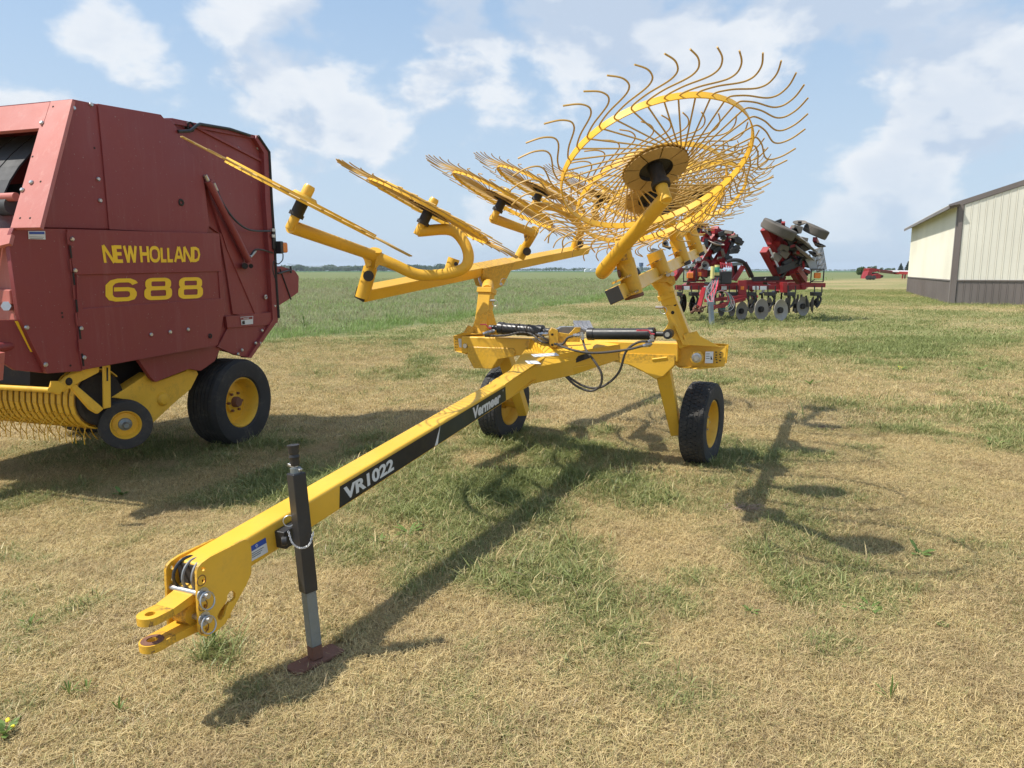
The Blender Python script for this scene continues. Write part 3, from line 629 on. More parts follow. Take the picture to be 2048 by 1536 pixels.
# centre frame
FL = Vector((-.42, 6.28, .955)); FR = Vector((1.33, 5.60, .965)); FD = (FR - FL).normalized(); FN = Vector((FD.y, -FD.x, 0)).normalized()   # FN points to the camera side
FN = Vector((-FD.y, FD.x, 0)); FN = -FN if FN.y > 0 else FN
cross = build('cross_beam', MB().beam(FL, FR, .15, .15), M_YEL, rake, bevel=.012)
dk = [T(1.0, -.0640, .0645), T(1.16, -.075, .066), at(1053, 694, 6.02), at(1062, 676, 5.96), at(1100, 674, 5.90), at(1236, 679, 5.78), at(1242, 688, 5.70), at(1150, 719, 5.62), T(1.2, .066, .066), T(1.0, .0640, .0645)]
mbd = MB(); nd = len(dk); cen = sum(dk, Vector()) / nd
mbd.add([p for p in dk] + [p - Vector((0, 0, .125)) for p in dk] + [cen, cen - Vector((0, 0, .125))], [(i, (i + 1) % nd, 2 * nd) for i in range(nd)][::1] + [((i + 1) % nd + nd, i + nd, 2 * nd + 1) for i in range(nd)] + [(i + nd, (i + 1) % nd + nd, (i + 1) % nd, i) for i in range(nd)])
build('tongue_gusset', mbd, M_YEL, rake, bevel=.006, ang=30)
for (a_, b_) in (((1062, 709), (1112, 706)), ((1050, 722), (1075, 722))):
    p = gnd(a_[0], a_[1], .972) ; q = gnd(b_[0], b_[1], .972); dn = Vector((.2, -.55, -.12)) * .11
    build('worn_label', MB().prism([p, q, q + dn, p + dn], (0, 0, .002)), M_WHITE, rake)
# gusset box at right of the beam over the leg
def bpt(x, y=0., z=0.): return FL + FD * x + FN * y + Vector((0, 0, z))
LB = (FR - FL).length
build('beam_sleeve', MB().prism([bpt(LB - .50, .082, -.02), bpt(LB - .02, .082, -.02), bpt(LB - .02, .082, -.10), bpt(LB - .10, .082, -.19), bpt(LB - .17, .082, -.22), bpt(LB - .26, .082, -.17), bpt(LB - .40, .082, -.11), bpt(LB - .52, .082, -.09)], FN * -.164), M_YEL, rake, bevel=.01)
build('beam_sleeve', MB().prism([bpt(.06, .082, -.01), bpt(.50, .082, -.01), bpt(.52, .082, -.05), bpt(.50, .082, -.085), bpt(.36, .082, -.11), bpt(.30, .082, -.20), bpt(.12, .082, -.20), bpt(.06, .082, -.10)], FN * -.164), M_YEL, rake, bevel=.01)
build('beam_cap_plate', MB().prism([bpt(.60, .079, .07), bpt(.86, .079, .07), bpt(.86, .079, -.08), bpt(.60, .079, -.08)], FN * .005), M_YEL, rake, bevel=.002)
# legs
LEGS = []
lr0, lr1 = at(1320, 722, 5.62), at(1353, 866, 5.80); ll0, ll1 = at(1004, 705, 6.33), at(1048, 826, 6.62)
for (p0, p1) in ((lr0, lr1), (ll0, ll1)):
    build('wheel_leg', MB().beam(p0 + Vector((0, 0, .05)), p1, .125, .12, up=-FN, w1=.085, h1=.10), M_YEL, rake, bevel=.008)
# ground wheels
wa_r = Vector((.862, -.507, 0)).normalized()
wr_c = at(1404, 852, 5.86); wl_c = at(1008, 813, 6.70)
wr_c.z = .335 + gz(wr_c.x, wr_c.y) ; wl_c.z = .335 + gz(wl_c.x, wl_c.y)
w = tyre_parts(rake, wr_c, wa_r, .345, .205, .20, M_YEL2, M_RUB, blocks=54, ribs=4)
build('spindle', MB().cyl(lr1 + Vector((0, 0, .06)), wr_c, .028), M_YEL2, rake)
for k in range(5):
    a_ = 6.283 * k / 5; p_ = wr_c + (Vector((-wa_r.y, wa_r.x, 0)) * math.cos(a_) + Vector((0, 0, 1)) * math.sin(a_)) * .057
    build('wheel_nut', MB().cyl(p_, p_ + wa_r * .05, .009, 6), M_STEEL, w)
w = tyre_parts(rake, wl_c, Vector((-.87, .49, .04)).normalized(), .345, .205, .20, M_YEL2, M_RUB, blocks=54, ribs=4)
build('spindle', MB().cyl(ll1 + Vector((0, 0, .06)), wl_c, .028), M_YEL2, rake)
# end brackets
def bracket(px, Y0, Y1, lab, nx_=1):
    pts = [at(u, v, Y0 + (Y1 - Y0) * (u - px[0][0]) / (px[-1][0] - px[0][0] + 1e-6)) for u, v in px]; return pts
br = [at(1353, 690, 5.60), at(1368, 688, 5.50), at(1453, 694, 5.44), at(1449, 733, 5.44), at(1400, 739, 5.46), at(1366, 736, 5.50), at(1353, 733, 5.60)]
rb = build('end_bracket', MB().prism(br, FN * -.014).prism([p - FN * .22 for p in br[:1] + [br[1], br[2], br[3], br[4], br[5], br[6]]], FN * -.014).box(at(1352, 712, 5.60) - FN * .11, .02, .23, .15, Matrix((FD, FN, Vector((0, 0, 1)))).transposed()), M_YEL, rake, bevel=.003)
bl_ = [at(906, 672, 6.30), at(925, 665, 6.25), at(958, 668, 6.20), at(976, 664, 6.28), at(972, 706, 6.28), at(956, 712, 6.20), at(930, 708, 6.25), at(909, 702, 6.30)]
lb = build('end_bracket', MB().prism(bl_, FN * -.014).prism([p - FN * .24 for p in bl_], FN * -.014).box(at(976, 687, 6.32) - FN * .11, .02, .23, .15, Matrix((FD, FN, Vector((0, 0, 1)))).transposed()), M_YEL, rake, bevel=.003)
for par, (u, v), Y, r_ in ((rb, (1394, 715), 5.45, .038), (lb, (934, 691), 6.22, .034)):
    p = at(u, v, Y) + FN * .012
    build('pivot_bolt', MB().lathe([(.001, .034), (r_ * .55, .034), (r_ * .62, .028), (r_ * .62, .012), (r_, .010), (r_ * 1.05, 0)], p, FN, 20), M_STEEL, par)
    build('pivot_boss', MB().lathe([(r_ * 1.05, .006), (r_ * 1.3, .004), (r_ * 1.35, -.01)], p, FN, 24), M_YEL, par)
def sticker(par, px, Y, mats, nrm=FN, frac=1., lift=.004):
    P = [at(u, v, Y) + nrm * lift for u, v in px]; o = quad_panel('sticker', P, mats, par, nrm * .001); return P
P = sticker(rb, [(1411, 703), (1427, 703), (1426, 726), (1410, 726)], 5.443, M_WHITE)
mbq = MB(); mbq.prism([P[0].lerp(P[1], .72).lerp(P[3].lerp(P[2], .72), t) + FN * .0012 + FD * s for t, s in ((.35, 0), (.7, .012), (.7, -.008))], FN * .0006)
for i in range(3): mbq.beam(P[0].lerp(P[3], .2 + .2 * i).lerp(P[1].lerp(P[2], .2 + .2 * i), .1) + FN * .0015, P[0].lerp(P[3], .2 + .2 * i).lerp(P[1].lerp(P[2], .2 + .2 * i), .55) + FN * .0015, .0006, .004)
build('sticker_print', mbq, M_DECALB, rb)
sticker(lb, [(917, 677), (927, 678), (929, 697), (919, 694)], 6.24, M_WHITE)
for par, lst in ((rb, [(1433 + 8 * (i % 2) + random.uniform(-1, 1), 704 + 5.4 * (i // 2) + random.uniform(-1, 1), 5.443) for i in range(9)]), (lb, [(911.5 + 3 * (i % 2), 678 + 5.5 * (i // 2), 6.27) for i in range(9)])):
    mbq = MB()
    for u, v, Y in lst: mbq.box(at(u, v, Y) + FN * .004, .012 if par is rb else .006, .002, .010, Matrix((FD, FN, Vector((0, 0, 1)))).transposed())
    build('stencilled_marks', mbq, M_DECALB, par)
# posts
def post(px, Y0, Y1, th, gus, nm_='post'):
    (a0, a1), (b0, b1) = px
    return None
UPW = Vector((0, 0, 1))
p0, p1 = at(1374, 690, 5.52), at(1334, 588, 5.52)
pr = build('post', MB().beam(p0, p1, .115, .11, up=-FN), M_YEL, rake, bevel=.008)
build('post_collar', MB().beam(at(1336, 596, 5.52), at(1333, 586, 5.52), .132, .128, up=-FN), M_YEL, pr, bevel=.003)
g = [(1330, 612), (1337, 628), (1338, 642), (1333, 655), (1322, 667), (1352, 680), (1378, 684), (1371, 655), (1350, 610)]
build('post_gusset', MB().prism([at(u, v, 5.46) for u, v in g], Vector((0, .012, 0))).prism([at(u, v, 5.58) for u, v in g], Vector((0, .012, 0))), M_YEL, pr, bevel=.002)
build('post_wing', MB().prism([at(u, v, 5.44) for u, v in ((1368, 668), (1394, 662), (1400, 672), (1430, 688), (1440, 694), (1368, 690))], Vector((0, .010, 0))), M_YEL, pr, bevel=.002)
build('link_bar', MB().beam(at(1352, 654, 5.43), at(1368, 688, 5.43), .022, .02).ball(at(1352, 653, 5.43), .014, 10), M_YEL, pr)
p0, p1 = at(963, 672, 6.36), at(974, 580, 6.44)
pll = build('post', MB().beam(p0, p1, .12, .11, up=-FN), M_YEL, rake, bevel=.008)
build('post_collar', MB().beam(at(973, 587, 6.43), at(974, 577, 6.44), .14, .13, up=-FN), M_YEL, pll, bevel=.003)
build('post_gusset', MB().prism([at(u, v, 6.33) for u, v in ((985, 620), (992, 645), (1004, 664), (940, 668), (950, 640), (955, 630))], Vector((0, .012, 0))).prism([at(u, v, 6.30) for u, v in ((936, 650), (947, 655), (947, 668), (925, 668))], Vector((0, .012, 0))), M_YEL, pll, bevel=.002)
for par, (u, v), Y in ((pr, (1319, 615), 5.46), (pll, (984, 601), 6.36)):
    p = at(u, v, Y); build('lynch_pin', torus(MB().cyl(p - FD * .03, p + FD * .03, .012, 10), p + FD * .03 - Vector((0, 0, .022)), FN, .026, .0028), M_STEEL, par)
for u, v in ((1350, 609), (1345, 625)): build('bolt', MB().lathe([(.001, .004), (.012, .004), (.014, 0)], at(u, v, 5.46) , FN, 10), M_DARK, pr)

# hydraulic cylinders
def hyd(p0, p1, r, r2, parent):
    d = (p1 - p0).normalized(); Lh = (p1 - p0).length
    o = build('hydraulic_cylinder', MB().lathe([(.001, 0), (r * .9, 0), (r * 1.12, .002), (r * 1.12, .05), (r, .052), (r, Lh - .06), (r * 1.12, Lh - .058), (r * 1.12, Lh - .01), (r * .6, Lh), (.001, Lh)], p0, d, 28), M_BLK, parent)
    return o, d
c0, c1 = at(1176, 668, 5.66), at(1312, 668, 5.42)
o1, d1 = hyd(c0, c1, .045, .02, rake)
build('piston_rod', MB().cyl(c1 - d1 * .01, at(1337, 668, 5.37), .020).cyl(at(1337, 668, 5.37) - FN * -.045, at(1337, 668, 5.37) - FN * .045, .036, 18), M_BLK, o1)
build('pivot_pin', MB().cyl(at(1337, 668, 5.37) - FN * .06, at(1337, 668, 5.37) + FN * .058, .018, 14), M_STEEL, o1)
c0, c1 = at(998, 656, 6.05), at(1088, 663, 5.84)
o2, d2 = hyd(c0, c1, .047, .02, rake)
build('piston_rod', MB().cyl(c0 - d2 * .09, c0 + d2 * .01, .022), M_BLK, o2); build('cylinder_eye', MB().cyl(c1, c1 + d2 * .12, .03), M_BLK, o2)
build('tie_clamp', MB().cyl(c0 + d2 * .18, c0 + d2 * .20, .050, 20).cyl(c0 + d2 * .28, c0 + d2 * .295, .050, 20), M_DARK, o2)
# centre tower block and lug
tb = MB().prism([at(u, v, 5.66) for u, v in ((1098, 664), (1104, 656), (1116, 661), (1117, 690), (1111, 696), (1103, 694), (1099, 688))], Vector((0, .09, 0)))
tb.prism([at(u, v, 5.70) for u, v in ((1112, 664), (1138, 668), (1146, 660), (1150, 655), (1162, 655), (1160, 663), (1150, 668), (1160, 674), (1160, 684), (1112, 684))], Vector((0, .015, 0)))
tw = build('cylinder_mount', tb, M_YEL, rake, bevel=.003)
for v in (669, 690): build('bolt_hole', MB().lathe([(.001, .003), (.010, .003), (.010, 0)], at(1104.5, v, 5.66), (0, -1, 0), 10), M_DARK, tw)
build('guard_plate', MB().prism([at(u, v, 5.9) for u, v in ((1112, 660), (1122, 654), (1160, 654), (1170, 662), (1170, 668), (1112, 668))], Vector((0, .10, 0))), M_GREYP, rake, bevel=.003)
step = MB()
for i in range(4):
    a0 = at(1146 + 8.5 * i, 641, 6.35); a1 = at(1154 + 8.5 * i, 641, 6.35); b1 = at(1160 + 9.5 * i, 660, 6.05); b0 = at(1151 + 9.5 * i, 660, 6.05)
    build('step_board', MB().prism([a0, a1, b1, b0], (0, .0, -.02)), M_FOAM, rake)
build('underframe_plate', MB().prism([at(u, v, 5.75) for u, v in ((1105, 728), (1180, 702), (1209, 713), (1199, 732), (1150, 729), (1120, 737))], Vector((0, .02, .0))), M_GREYP, rake)
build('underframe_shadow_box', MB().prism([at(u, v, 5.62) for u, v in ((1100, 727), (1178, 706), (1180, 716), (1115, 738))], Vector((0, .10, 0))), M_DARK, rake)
# hoses, valves
def hose(pts, r=.0095, mat=None, par=rake): return build('hydraulic_hose', MB().tube(bez(pts, 8), r, 8), mat or M_HOSE, par)
hose([at(1115, 690, 5.60), at(1150, 701, 5.50), at(1190, 706, 5.45), at(1250, 700, 5.40), at(1285, 692, 5.36), at(1301, 691, 5.35)])
hose([at(1165, 678, 5.60), at(1172, 700, 5.52), at(1190, 724, 5.45), at(1203, 748, 5.42), at(1200, 772, 5.45), at(1180, 782, 5.50), at(1150, 770, 5.56), at(1125, 745, 5.6), at(1112, 733, 5.65)])
hose([at(1300, 683, 5.36), at(1275, 685, 5.38), at(1252, 703, 5.42), at(1240, 740, 5.45), at(1222, 762, 5.47), at(1195, 776, 5.5), at(1165, 771, 5.54), at(1135, 752, 5.6), at(1118, 737, 5.65)])
hose([at(970, 672, 6.0), at(1010, 671, 5.95), at(1040, 665, 5.9), at(1062, 668, 5.85), at(1085, 684, 5.75), at(1105, 686, 5.75)])
hose([at(1072, 668, 5.82), at(1088, 676, 5.72), at(1100, 684, 5.70)]); hose([at(1108, 688, 5.62), at(1125, 688, 5.60), at(1135, 676, 5.58), at(1146, 672, 5.56)])
for p, q in (((966, 668), (990, 661)), ((1076, 668), (1096, 668)), ((1146, 671), (1160, 671)), ((1163, 665), (1165, 680)), ((1304, 668), (1304, 682)), ((1296, 684), (1308, 680)), ((1286, 692), (1304, 687))):
    Yf = 6.0 if p[0] < 1000 else 5.78 if p[0] < 1100 else 5.57 if p[0] < 1200 else 5.34
    a = at(*p, Yf); b = at(*q, Yf); d = b - a
    build('hose_fitting', MB().cyl(a, b, .013, 8).cyl(a + d * .3, a + d * .5, .019, 6).cyl(a + d * .7, a + d * .85, .018, 6), M_STEEL, rake)
for pts, Y in ([((1273, 661), (1297, 661), (1302, 668), (1309, 668)), 5.32], [((960, 649), (972, 649), (977, 656), (983, 656)), 5.98]):
    mb = MB()
    for a, b in zip(pts, pts[1:]): mb.beam(at(*a, Y), at(*b, Y), .018, .010, up=UPW)
    build('valve_handle', mb, M_VALVE, rake, bevel=.002)

# ---- booms
nL = Vector((-.46, -.046, -.886)).normalized(); nR = Vector((.19, -.50, -.845)).normalized()
b0, b1 = at(722, 588, 5.45), at(1173, 498, 9.2)
boomL = build('boom', MB().beam(b0, b1, .10, .10, up=-nL), M_YEL, rake, bevel=.007)
dL = (b1 - b0).normalized(); build('boom_cap', MB().beam(b0 - dL * .012, b0 + dL * .002, .092, .092, up=-nL), M_BLK, boomL, bevel=.003)
def LBm(t): return b0.lerp(b1, t)
c0_, c1_ = at(1229, 590, 4.2), at(1404, 500, 7.8)
boomR = build('boom', MB().beam(c0_, c1_, .092, .092, up=-nR), M_YEL, rake, bevel=.007)
dR = (c1_ - c0_).normalized(); build('boom_cap', MB().beam(c0_ - dR * .012, c0_ + dR * .002, .088, .088, up=-nR), M_BLK, boomR, bevel=.003)
# saddles joining boom and post
def tpar(u, A, B):
    best = min((abs((lambda p: 1024 + F * p.x / (p.y * math.cos(TILT) - (p.z - H) * math.sin(TILT)))(A.lerp(B, t / 400)) - u), t / 400) for t in range(401)); return best[1]
tL = tpar(985, b0, b1); pL = LBm(tL)
_, sL, uL = frame(dL, -nL)
sad = MB().prism([pL + dL * a + uL * b + sL * .062 for a, b in ((-.30, .053), (.34, .053), (.24, -.20), (.10, -.22), (-.12, -.20), (-.26, -.06))], sL * -.124)
sadL = build('boom_saddle', sad, M_YEL, rake, bevel=.006)
build('pivot_head', MB().tube([at(974, 582, 6.46), at(976, 572, 6.7), pL - uL * .16], .055, 14), M_YEL2, rake)
build('lynch_pin', torus(MB().cyl(at(1002, 568, 6.95), at(1002, 568, 6.85), .014), at(1008, 564, 6.85), Vector((.2, -1, 0)), .033, .003), M_STEEL, sadL)
build('retaining_clip', MB().tube(bez([at(958, 553, 6.9), at(960, 562, 6.85), at(966, 574, 6.8), at(980, 577, 6.8)], 5), .012, 8).cyl(at(974, 567, 6.85), at(974, 567, 6.78), .02), M_STEEL, sadL)
tR = tpar(1318, c0_, c1_); pR = c0_.lerp(c1_, tR); _, sR, uR = frame(dR, -nR)
build('pivot_head', MB().tube(bez([at(1333, 590, 5.52), at(1330, 575, 5.5), at(1318, 562, 5.5), pR - uR * .05], 4), .062, 14), M_YEL2, rake)
build('boom_saddle', MB().prism([at(u, v, 5.42) for u, v in ((1300, 552), (1345, 540), (1352, 566), (1345, 572), (1334, 564), (1306, 566))], Vector((0, .15, 0))), M_YEL2, rake, bevel=.004)
for u, v in ((1298, 563), (1336, 549), (1345, 548)): build('bolt', MB().cyl(at(u, v, 5.36), at(u, v, 5.42), .016, 8), M_STEEL, rake)

# ---- wheels of the rake
RRIM, RTIP = .492, .767
TP_ = [(.492, 0), (.512, -1), (.533, -5), (.556, -10), (.586, -16.8), (.612, -20), (.645, -21.3), (.682, -20.6), (.715, -18.9), (.756, -15.7)]
def tine_mb(sgn):
    pts = [Vector((.140 * math.cos(R(-62)), sgn * .140 * math.sin(R(-62)), .004)), Vector((.30 * math.cos(R(-16)), sgn * .30 * math.sin(R(-16)), .004))]
    pts = [pts[0], pts[0].lerp(Vector((RRIM, 0, .0)), .5), Vector((RRIM - .004, 0, 0))]
    outer = bez([Vector((r_ * math.cos(R(a)), sgn * r_ * math.sin(R(a)), .0)) for r_, a in TP_], 3)
    return MB().tube(pts + outer[1:], .0043, 5)
tine_me = {s: mesh_of('tine', tine_mb(s), M_TINE, 60) for s in (1, -1)}
def annulus(mb, r0, r1, z0, z1, a0=0, a1=360, seg=72):
    A = [R(a0 + (a1 - a0) * i / seg) for i in range(seg + 1)]; n = seg + 1
    vs = [Vector((r_ * math.cos(a), r_ * math.sin(a), z)) for (r_, z) in ((r0, z0), (r1, z0), (r1, z1), (r0, z1)) for a in A]
    fs = []
    for i in range(seg):
        for k in range(4):
            k2 = (k + 1) % 4; fs.append((k * n + i, k * n + i + 1, k2 * n + i + 1, k2 * n + i))
    if a1 - a0 < 360: fs += [(0, n, 2 * n, 3 * n), (3 * n + seg, 2 * n + seg, n + seg, seg)]
    return mb.add(vs, fs)
M_RIM = paint('rim_yellow', (.80, .45, .025), .42, dirt=(.35, .2, .08), amt=.12)
rim_me = mesh_of('rake_wheel', annulus(MB(), RRIM - .003, RRIM + .003, -.0175, .0175), M_RIM, 40)
pet = MB()
for i in range(9):
    a0 = i * 40 + 1.4; annulus(pet, .088, .168, -.012, -.008, a0, a0 + 37.2, 6)
hubplate_me = mesh_of('hub_plate', MB().lathe([(.001, .035), (.07, .035), (.09, .012), (.172, .010), (.172, .004), (.09, .004), (.085, .02), (.001, .022)], (0, 0, 0), (0, 0, 1), 40), M_YEL2, 30)
petal_me = mesh_of('hub_clamp', pet, M_DIRTY, 30)
cup_me = mesh_of('hub', MB().lathe([(.088, -.012), (.082, .010), (.04, .012), (.04, -.09), (.048, -.09), (.048, -.115), (.001, -.115)], (0, 0, 0), (0, 0, 1), 28), M_GREASE, 30)
cap_me = mesh_of('hub_cap', MB().lathe([(.036, .03), (.036, .085), (.030, .10), (.001, .102)], (0, 0, 0), (0, 0, 1), 20), M_YEL, 30)
def add_wheel(c, n, phase, sgn, joined=None):
    z = -n; a = z.cross(Vector((.3, .9, .1))).normalized(); b = z.cross(a)
    W = Matrix.Translation(c) @ Matrix((a, b, z)).transposed().to_4x4()
    wobj = inst('rake_wheel', rim_me, rake, W)
    inst('hub_plate', hubplate_me, wobj, W); inst('hub_clamp', petal_me, wobj, W); inst('hub', cup_me, wobj, W); inst('hub_cap', cap_me, wobj, W)
    for k in range(40):
        Mk = W @ Matrix.Rotation(R(9 * k + phase), 4, 'Z') @ Matrix.Rotation(R(random.gauss(0, .7)), 4, 'X') @ Matrix.Rotation(R(random.gauss(0, .5)), 4, 'Z') @ Matrix.Scale(random.uniform(.985, 1.012), 4, Vector((1, 0, 0)))
        if joined is None: inst('tine', tine_me[sgn], wobj, Mk)
        else:
            t = TINES[sgn]; joined.add([Mk @ p for p in t.v], t.f)
    return W
TINES = {s: tine_mb(s) for s in (1, -1)}
far_t = MB()
HL = [at(607, 400, 4.6), at(858, 421, 5.5), at(1006, 399, 6.45), at(1082, 381, 7.35), at(1204, 394, 8.35)]
HR = [at(1311, 336.4, 3.75), at(1302, 394, 4.75), Vector((1.24, 5.95, 2.13)), Vector((1.74, 6.98, 2.30)), Vector((2.06, 7.95, 2.42))]
for i, c in enumerate(HL): add_wheel(c, nL, 3.1 * i, 1, None if i < 4 else far_t)
for i, c in enumerate(HR): add_wheel(c, nR, 4.4 + 2.3 * i, -1, None if i < 3 else far_t)
ft = build('tine', far_t, M_TINE, rake, ang=60); ft['kind'] = 'stuff'

def arm(pts, r, radii=None, name='wheel_arm', n=8, mat=None):
    P = bez(pts, n); rd = None
    if radii:
        m = len(P) - 1; rd = [radii[0] + (radii[1] - radii[0]) * i / m for i in range(m + 1)]
    return build(name, MB().tube(P, r, 16, rd), mat or M_YEL2, rake, ang=50)
def hubmount(c, n, r=.031): 
    return build('hub_stub', MB().cyl(c + n * .10, c + n * .205, r, 16), M_YEL2, rake, bevel=.004)
for c in HL: hubmount(c, nL)
for c in HR: hubmount(c, nR)
ML = [c + nL * .185 for c in HL]; MR = [c + nR * .185 for c in HR]
def socket(p, q, r, mat=None, bolt=True):
    o = build('boom_socket', MB().lathe([(r * .80, .0), (r, .0), (r, (q - p).length), (r * .80, (q - p).length), (r * .78, .01)], p, q - p, 24), mat or M_YEL2, rake)
    return o
# left boom sockets
s1a, s1b = at(724, 596, 5.42), at(741, 535, 5.42)
socket(s1a, s1b, .052); build('pivot_spindle', MB().cyl(s1b - (s1b - s1a) * .35, s1b + (s1b - s1a) * .35, .040, 18).cyl(at(737, 552, 5.36), at(737, 552, 5.30), .040, 14), M_GREASE, rake)
T1 = at(750, 512, 5.38)
build('arm_upright', MB().tube([s1b, T1, at(752, 500, 5.36)], .045, 16), M_YEL2, rake)
arm([ML[0], ML[0].lerp(T1, .5), T1], .036, (.044, .041), n=10)
build('arm_gusset', MB().prism([at(u, v, 5.34) for u, v in ((716, 503), (745, 512), (742, 532), (732, 536), (728, 520))], Vector((0, .02, 0))).prism([at(u, v, 5.34) for u, v in ((752, 512), (778, 527), (772, 534), (758, 530), (748, 540))], Vector((0, .02, 0))), M_YEL2, rake, bevel=.004)
arm([T1, at(790, 530, 5.38), at(835, 549, 5.4), at(885, 549, 5.42), at(925, 538, 5.45), at(937, 516, 5.48), at(928, 485, 5.52), at(900, 460, 5.58), ML[1] + Vector((0, 0, .01))], .042, n=8)
socket(at(899, 545, 6.28), at(908, 517, 6.28), .052); build('bolt', MB().cyl(at(912, 528, 6.2), at(912, 528, 6.16), .018), M_GREASE, rake)
build('socket_base', MB().prism([at(u, v, 6.26) for u, v in ((893, 541), (920, 541), (925, 549), (888, 552))], Vector((0, .06, 0))), M_YEL2, rake, bevel=.003)
s3a, s3b = at(1038, 516, 7.35), at(1050, 494, 7.35)
socket(s3a, s3b, .055); build('pivot_spindle', MB().cyl(s3a.lerp(s3b, .6), s3b + (s3b - s3a) * .3, .040, 16).cyl(at(1054, 503, 7.3), at(1054, 503, 7.25), .042, 14), M_GREASE, rake)
E3 = at(1067, 466, 7.15)
arm([s3b, at(1058, 482, 7.3), E3, at(1070, 459, 7.1)], .042, n=5); arm([E3, E3.lerp(ML[2], .5), ML[2]], .04, (.040, .044), n=6)
build('arm_gusset', MB().prism([at(u, v, 7.1) for u, v in ((1046, 462), (1062, 468), (1056, 480), (1050, 484))], Vector((0, .02, 0))), M_YEL2, rake)
s4a, s4b = at(1150, 497, 8.85), at(1156, 478, 8.8); socket(s4a, s4b, .06)
build('pivot_spindle', MB().cyl(at(1160, 488, 8.7), at(1160, 488, 8.64), .045), M_GREASE, rake)
arm([s4b, at(1162, 460, 8.6), at(1150, 440, 8.2), at(1110, 415, 7.7), ML[3]], .042, n=6); arm([at(1160, 462, 8.6), at(1190, 440, 8.5), ML[4]], .042, n=6)
# right boom sockets and arms
s5a, s5b = at(1269, 594, 4.38), at(1249, 520, 4.38)
o = socket(s5a, s5b, .058); build('socket_rim', MB().cyl(s5a - (s5b - s5a).normalized() * .004, s5a + (s5b - s5a).normalized() * .012, .053, 24), M_GREASE, o)
build('socket_rim', MB().lathe([(.053, -.004), (.0600, -.004), (.0600, .016), (.0585, .018)], s5a, s5b - s5a, 24), M_RUST, o)
J = at(1241, 484, 4.24)
build('arm_upright', MB().tube([s5b - (s5b - s5a) * .08, at(1246, 500, 4.32), J], .045, 16, [.052, .046, .034]), M_YEL2, rake)
build('arm_gusset', MB().prism([at(u, v, 4.26) for u, v in ((1236, 478), (1247, 476), (1256, 520), (1243, 522))], Vector((0, .03, 0))), M_YEL2, rake, bevel=.003)
JJ = at(1208, 538, 4.42); arm([MR[0], MR[0].lerp(JJ, .5), JJ], .040, (.036, .042), n=8)
arm([JJ, at(1204, 543, 4.47), at(1206, 545, 4.56), at(1220, 530, 4.75), at(1255, 480, 4.9), MR[1]], .040, n=7)
build('bolt', MB().cyl(at(1240, 547, 4.33), at(1236, 548, 4.33), .024, 12), M_RUST, rake)
build('retaining_clip', torus(MB().beam(at(1272, 538, 4.40), at(1278, 548, 4.38), .02, .02), at(1276, 549, 4.38), Vector((1, -.3, 0)), .018, .004), M_BLK, rake)
s6a, s6b = at(1325, 549, 5.32), at(1309, 504, 5.32); o = socket(s6a, s6b, .062); build('socket_lining', MB().cyl(s6b - (s6b - s6a) * .1, s6b + (s6b - s6a) * .03, .050, 20), M_GREYP, o)
build('spindle_blade', MB().prism([at(u, v, 5.38) for u, v in ((1300, 500), (1306, 496), (1318, 499), (1330, 515), (1328, 522), (1310, 508))], Vector((0, .02, 0))), M_GREYP, o)
s7a, s7b = at(1369, 530, 6.35), at(1352, 478, 6.35); o = socket(s7a, s7b, .060); build('socket_rim', MB().cyl(s7a - (s7b - s7a).normalized() * .004, s7a + (s7b - s7a).normalized() * .03, .061, 20), M_GREASE, o)
arm([s7b, at(1340, 448, 6.2), MR[2]], .045, (.052, .042), n=6)
s8a, s8b = at(1397, 512, 7.25), at(1380, 462, 7.25); o = socket(s8a, s8b, .066); build('socket_rim', MB().cyl(s8a - (s8b - s8a).normalized() * .004, s8a + (s8b - s8a).normalized() * .03, .067, 20), M_GREASE, o)
arm([s8b, at(1376, 440, 7.2), at(1392, 418, 7.1), MR[3]], .045, n=6); arm([at(1378, 452, 7.22), at(1400, 420, 7.6), MR[4]], .042, n=5)
arm([at(1377, 455, 7.22), at(1362, 470, 7.1), at(1350, 478, 7.0)], .035, n=4)
# lugs clamping the sockets to the boom
for (u, v, Y) in ((1255, 572, 4.34), (1318, 536, 5.30), (1357, 516, 6.3), (1387, 500, 7.2)):
    c = at(u, v, Y) - uR * .0
    build('clamp_plate', MB().box(c + uR * .052, .10, .24, .010, Matrix((sR, dR, uR)).transposed()).box(c - uR * .052, .10, .20, .010, Matrix((sR, dR, uR)).transposed()), M_YEL2, rake)

# ================================================================== ROUND BALER
S_ = 1.10
tc_ = at(490, 805, 6.43 * S_)
al = R(72); BD = Vector((math.cos(al), math.sin(al), 0)); BN = Vector((math.sin(al), -math.cos(al), 0)); BZ = Vector((0, 0, 1))
baler = empty('round_baler', (tc_.x - 1.2, tc_.y, -.16), 'faded red round hay baler with yellow lettering parked at the left', 'hay baler')
def bp(u, v, off=0.): return onplane(u, v, tc_ + BN * off, BN)
def bpanel(name, px, off=0., th=.02, mat=None, par=None, bev=.004, holes=()):
    return build(name, MB().prism([bp(u, v, off) for u, v in px], BN * -th, [[bp(u, v, off) for u, v in h] for h in holes]), mat or M_RED, par or baler, bevel=bev)
W_ = 2.25; BACK = BN * -W_
# inner hull so that nothing is hollow
hull = [(215, 600), (215, 240), (330, 245), (512, 280), (525, 300), (545, 640), (480, 700), (400, 690), (300, 690), (220, 680), (215, 640)]
build('body', MB().prism([bp(u, v, -.10) for u, v in hull], BACK * .93), M_RED, baler)
# front (sloping, sunlit) face: band and post framing the belt opening
fx = -BN
def face_pt(u, v, s=0.): return bp(u, v)
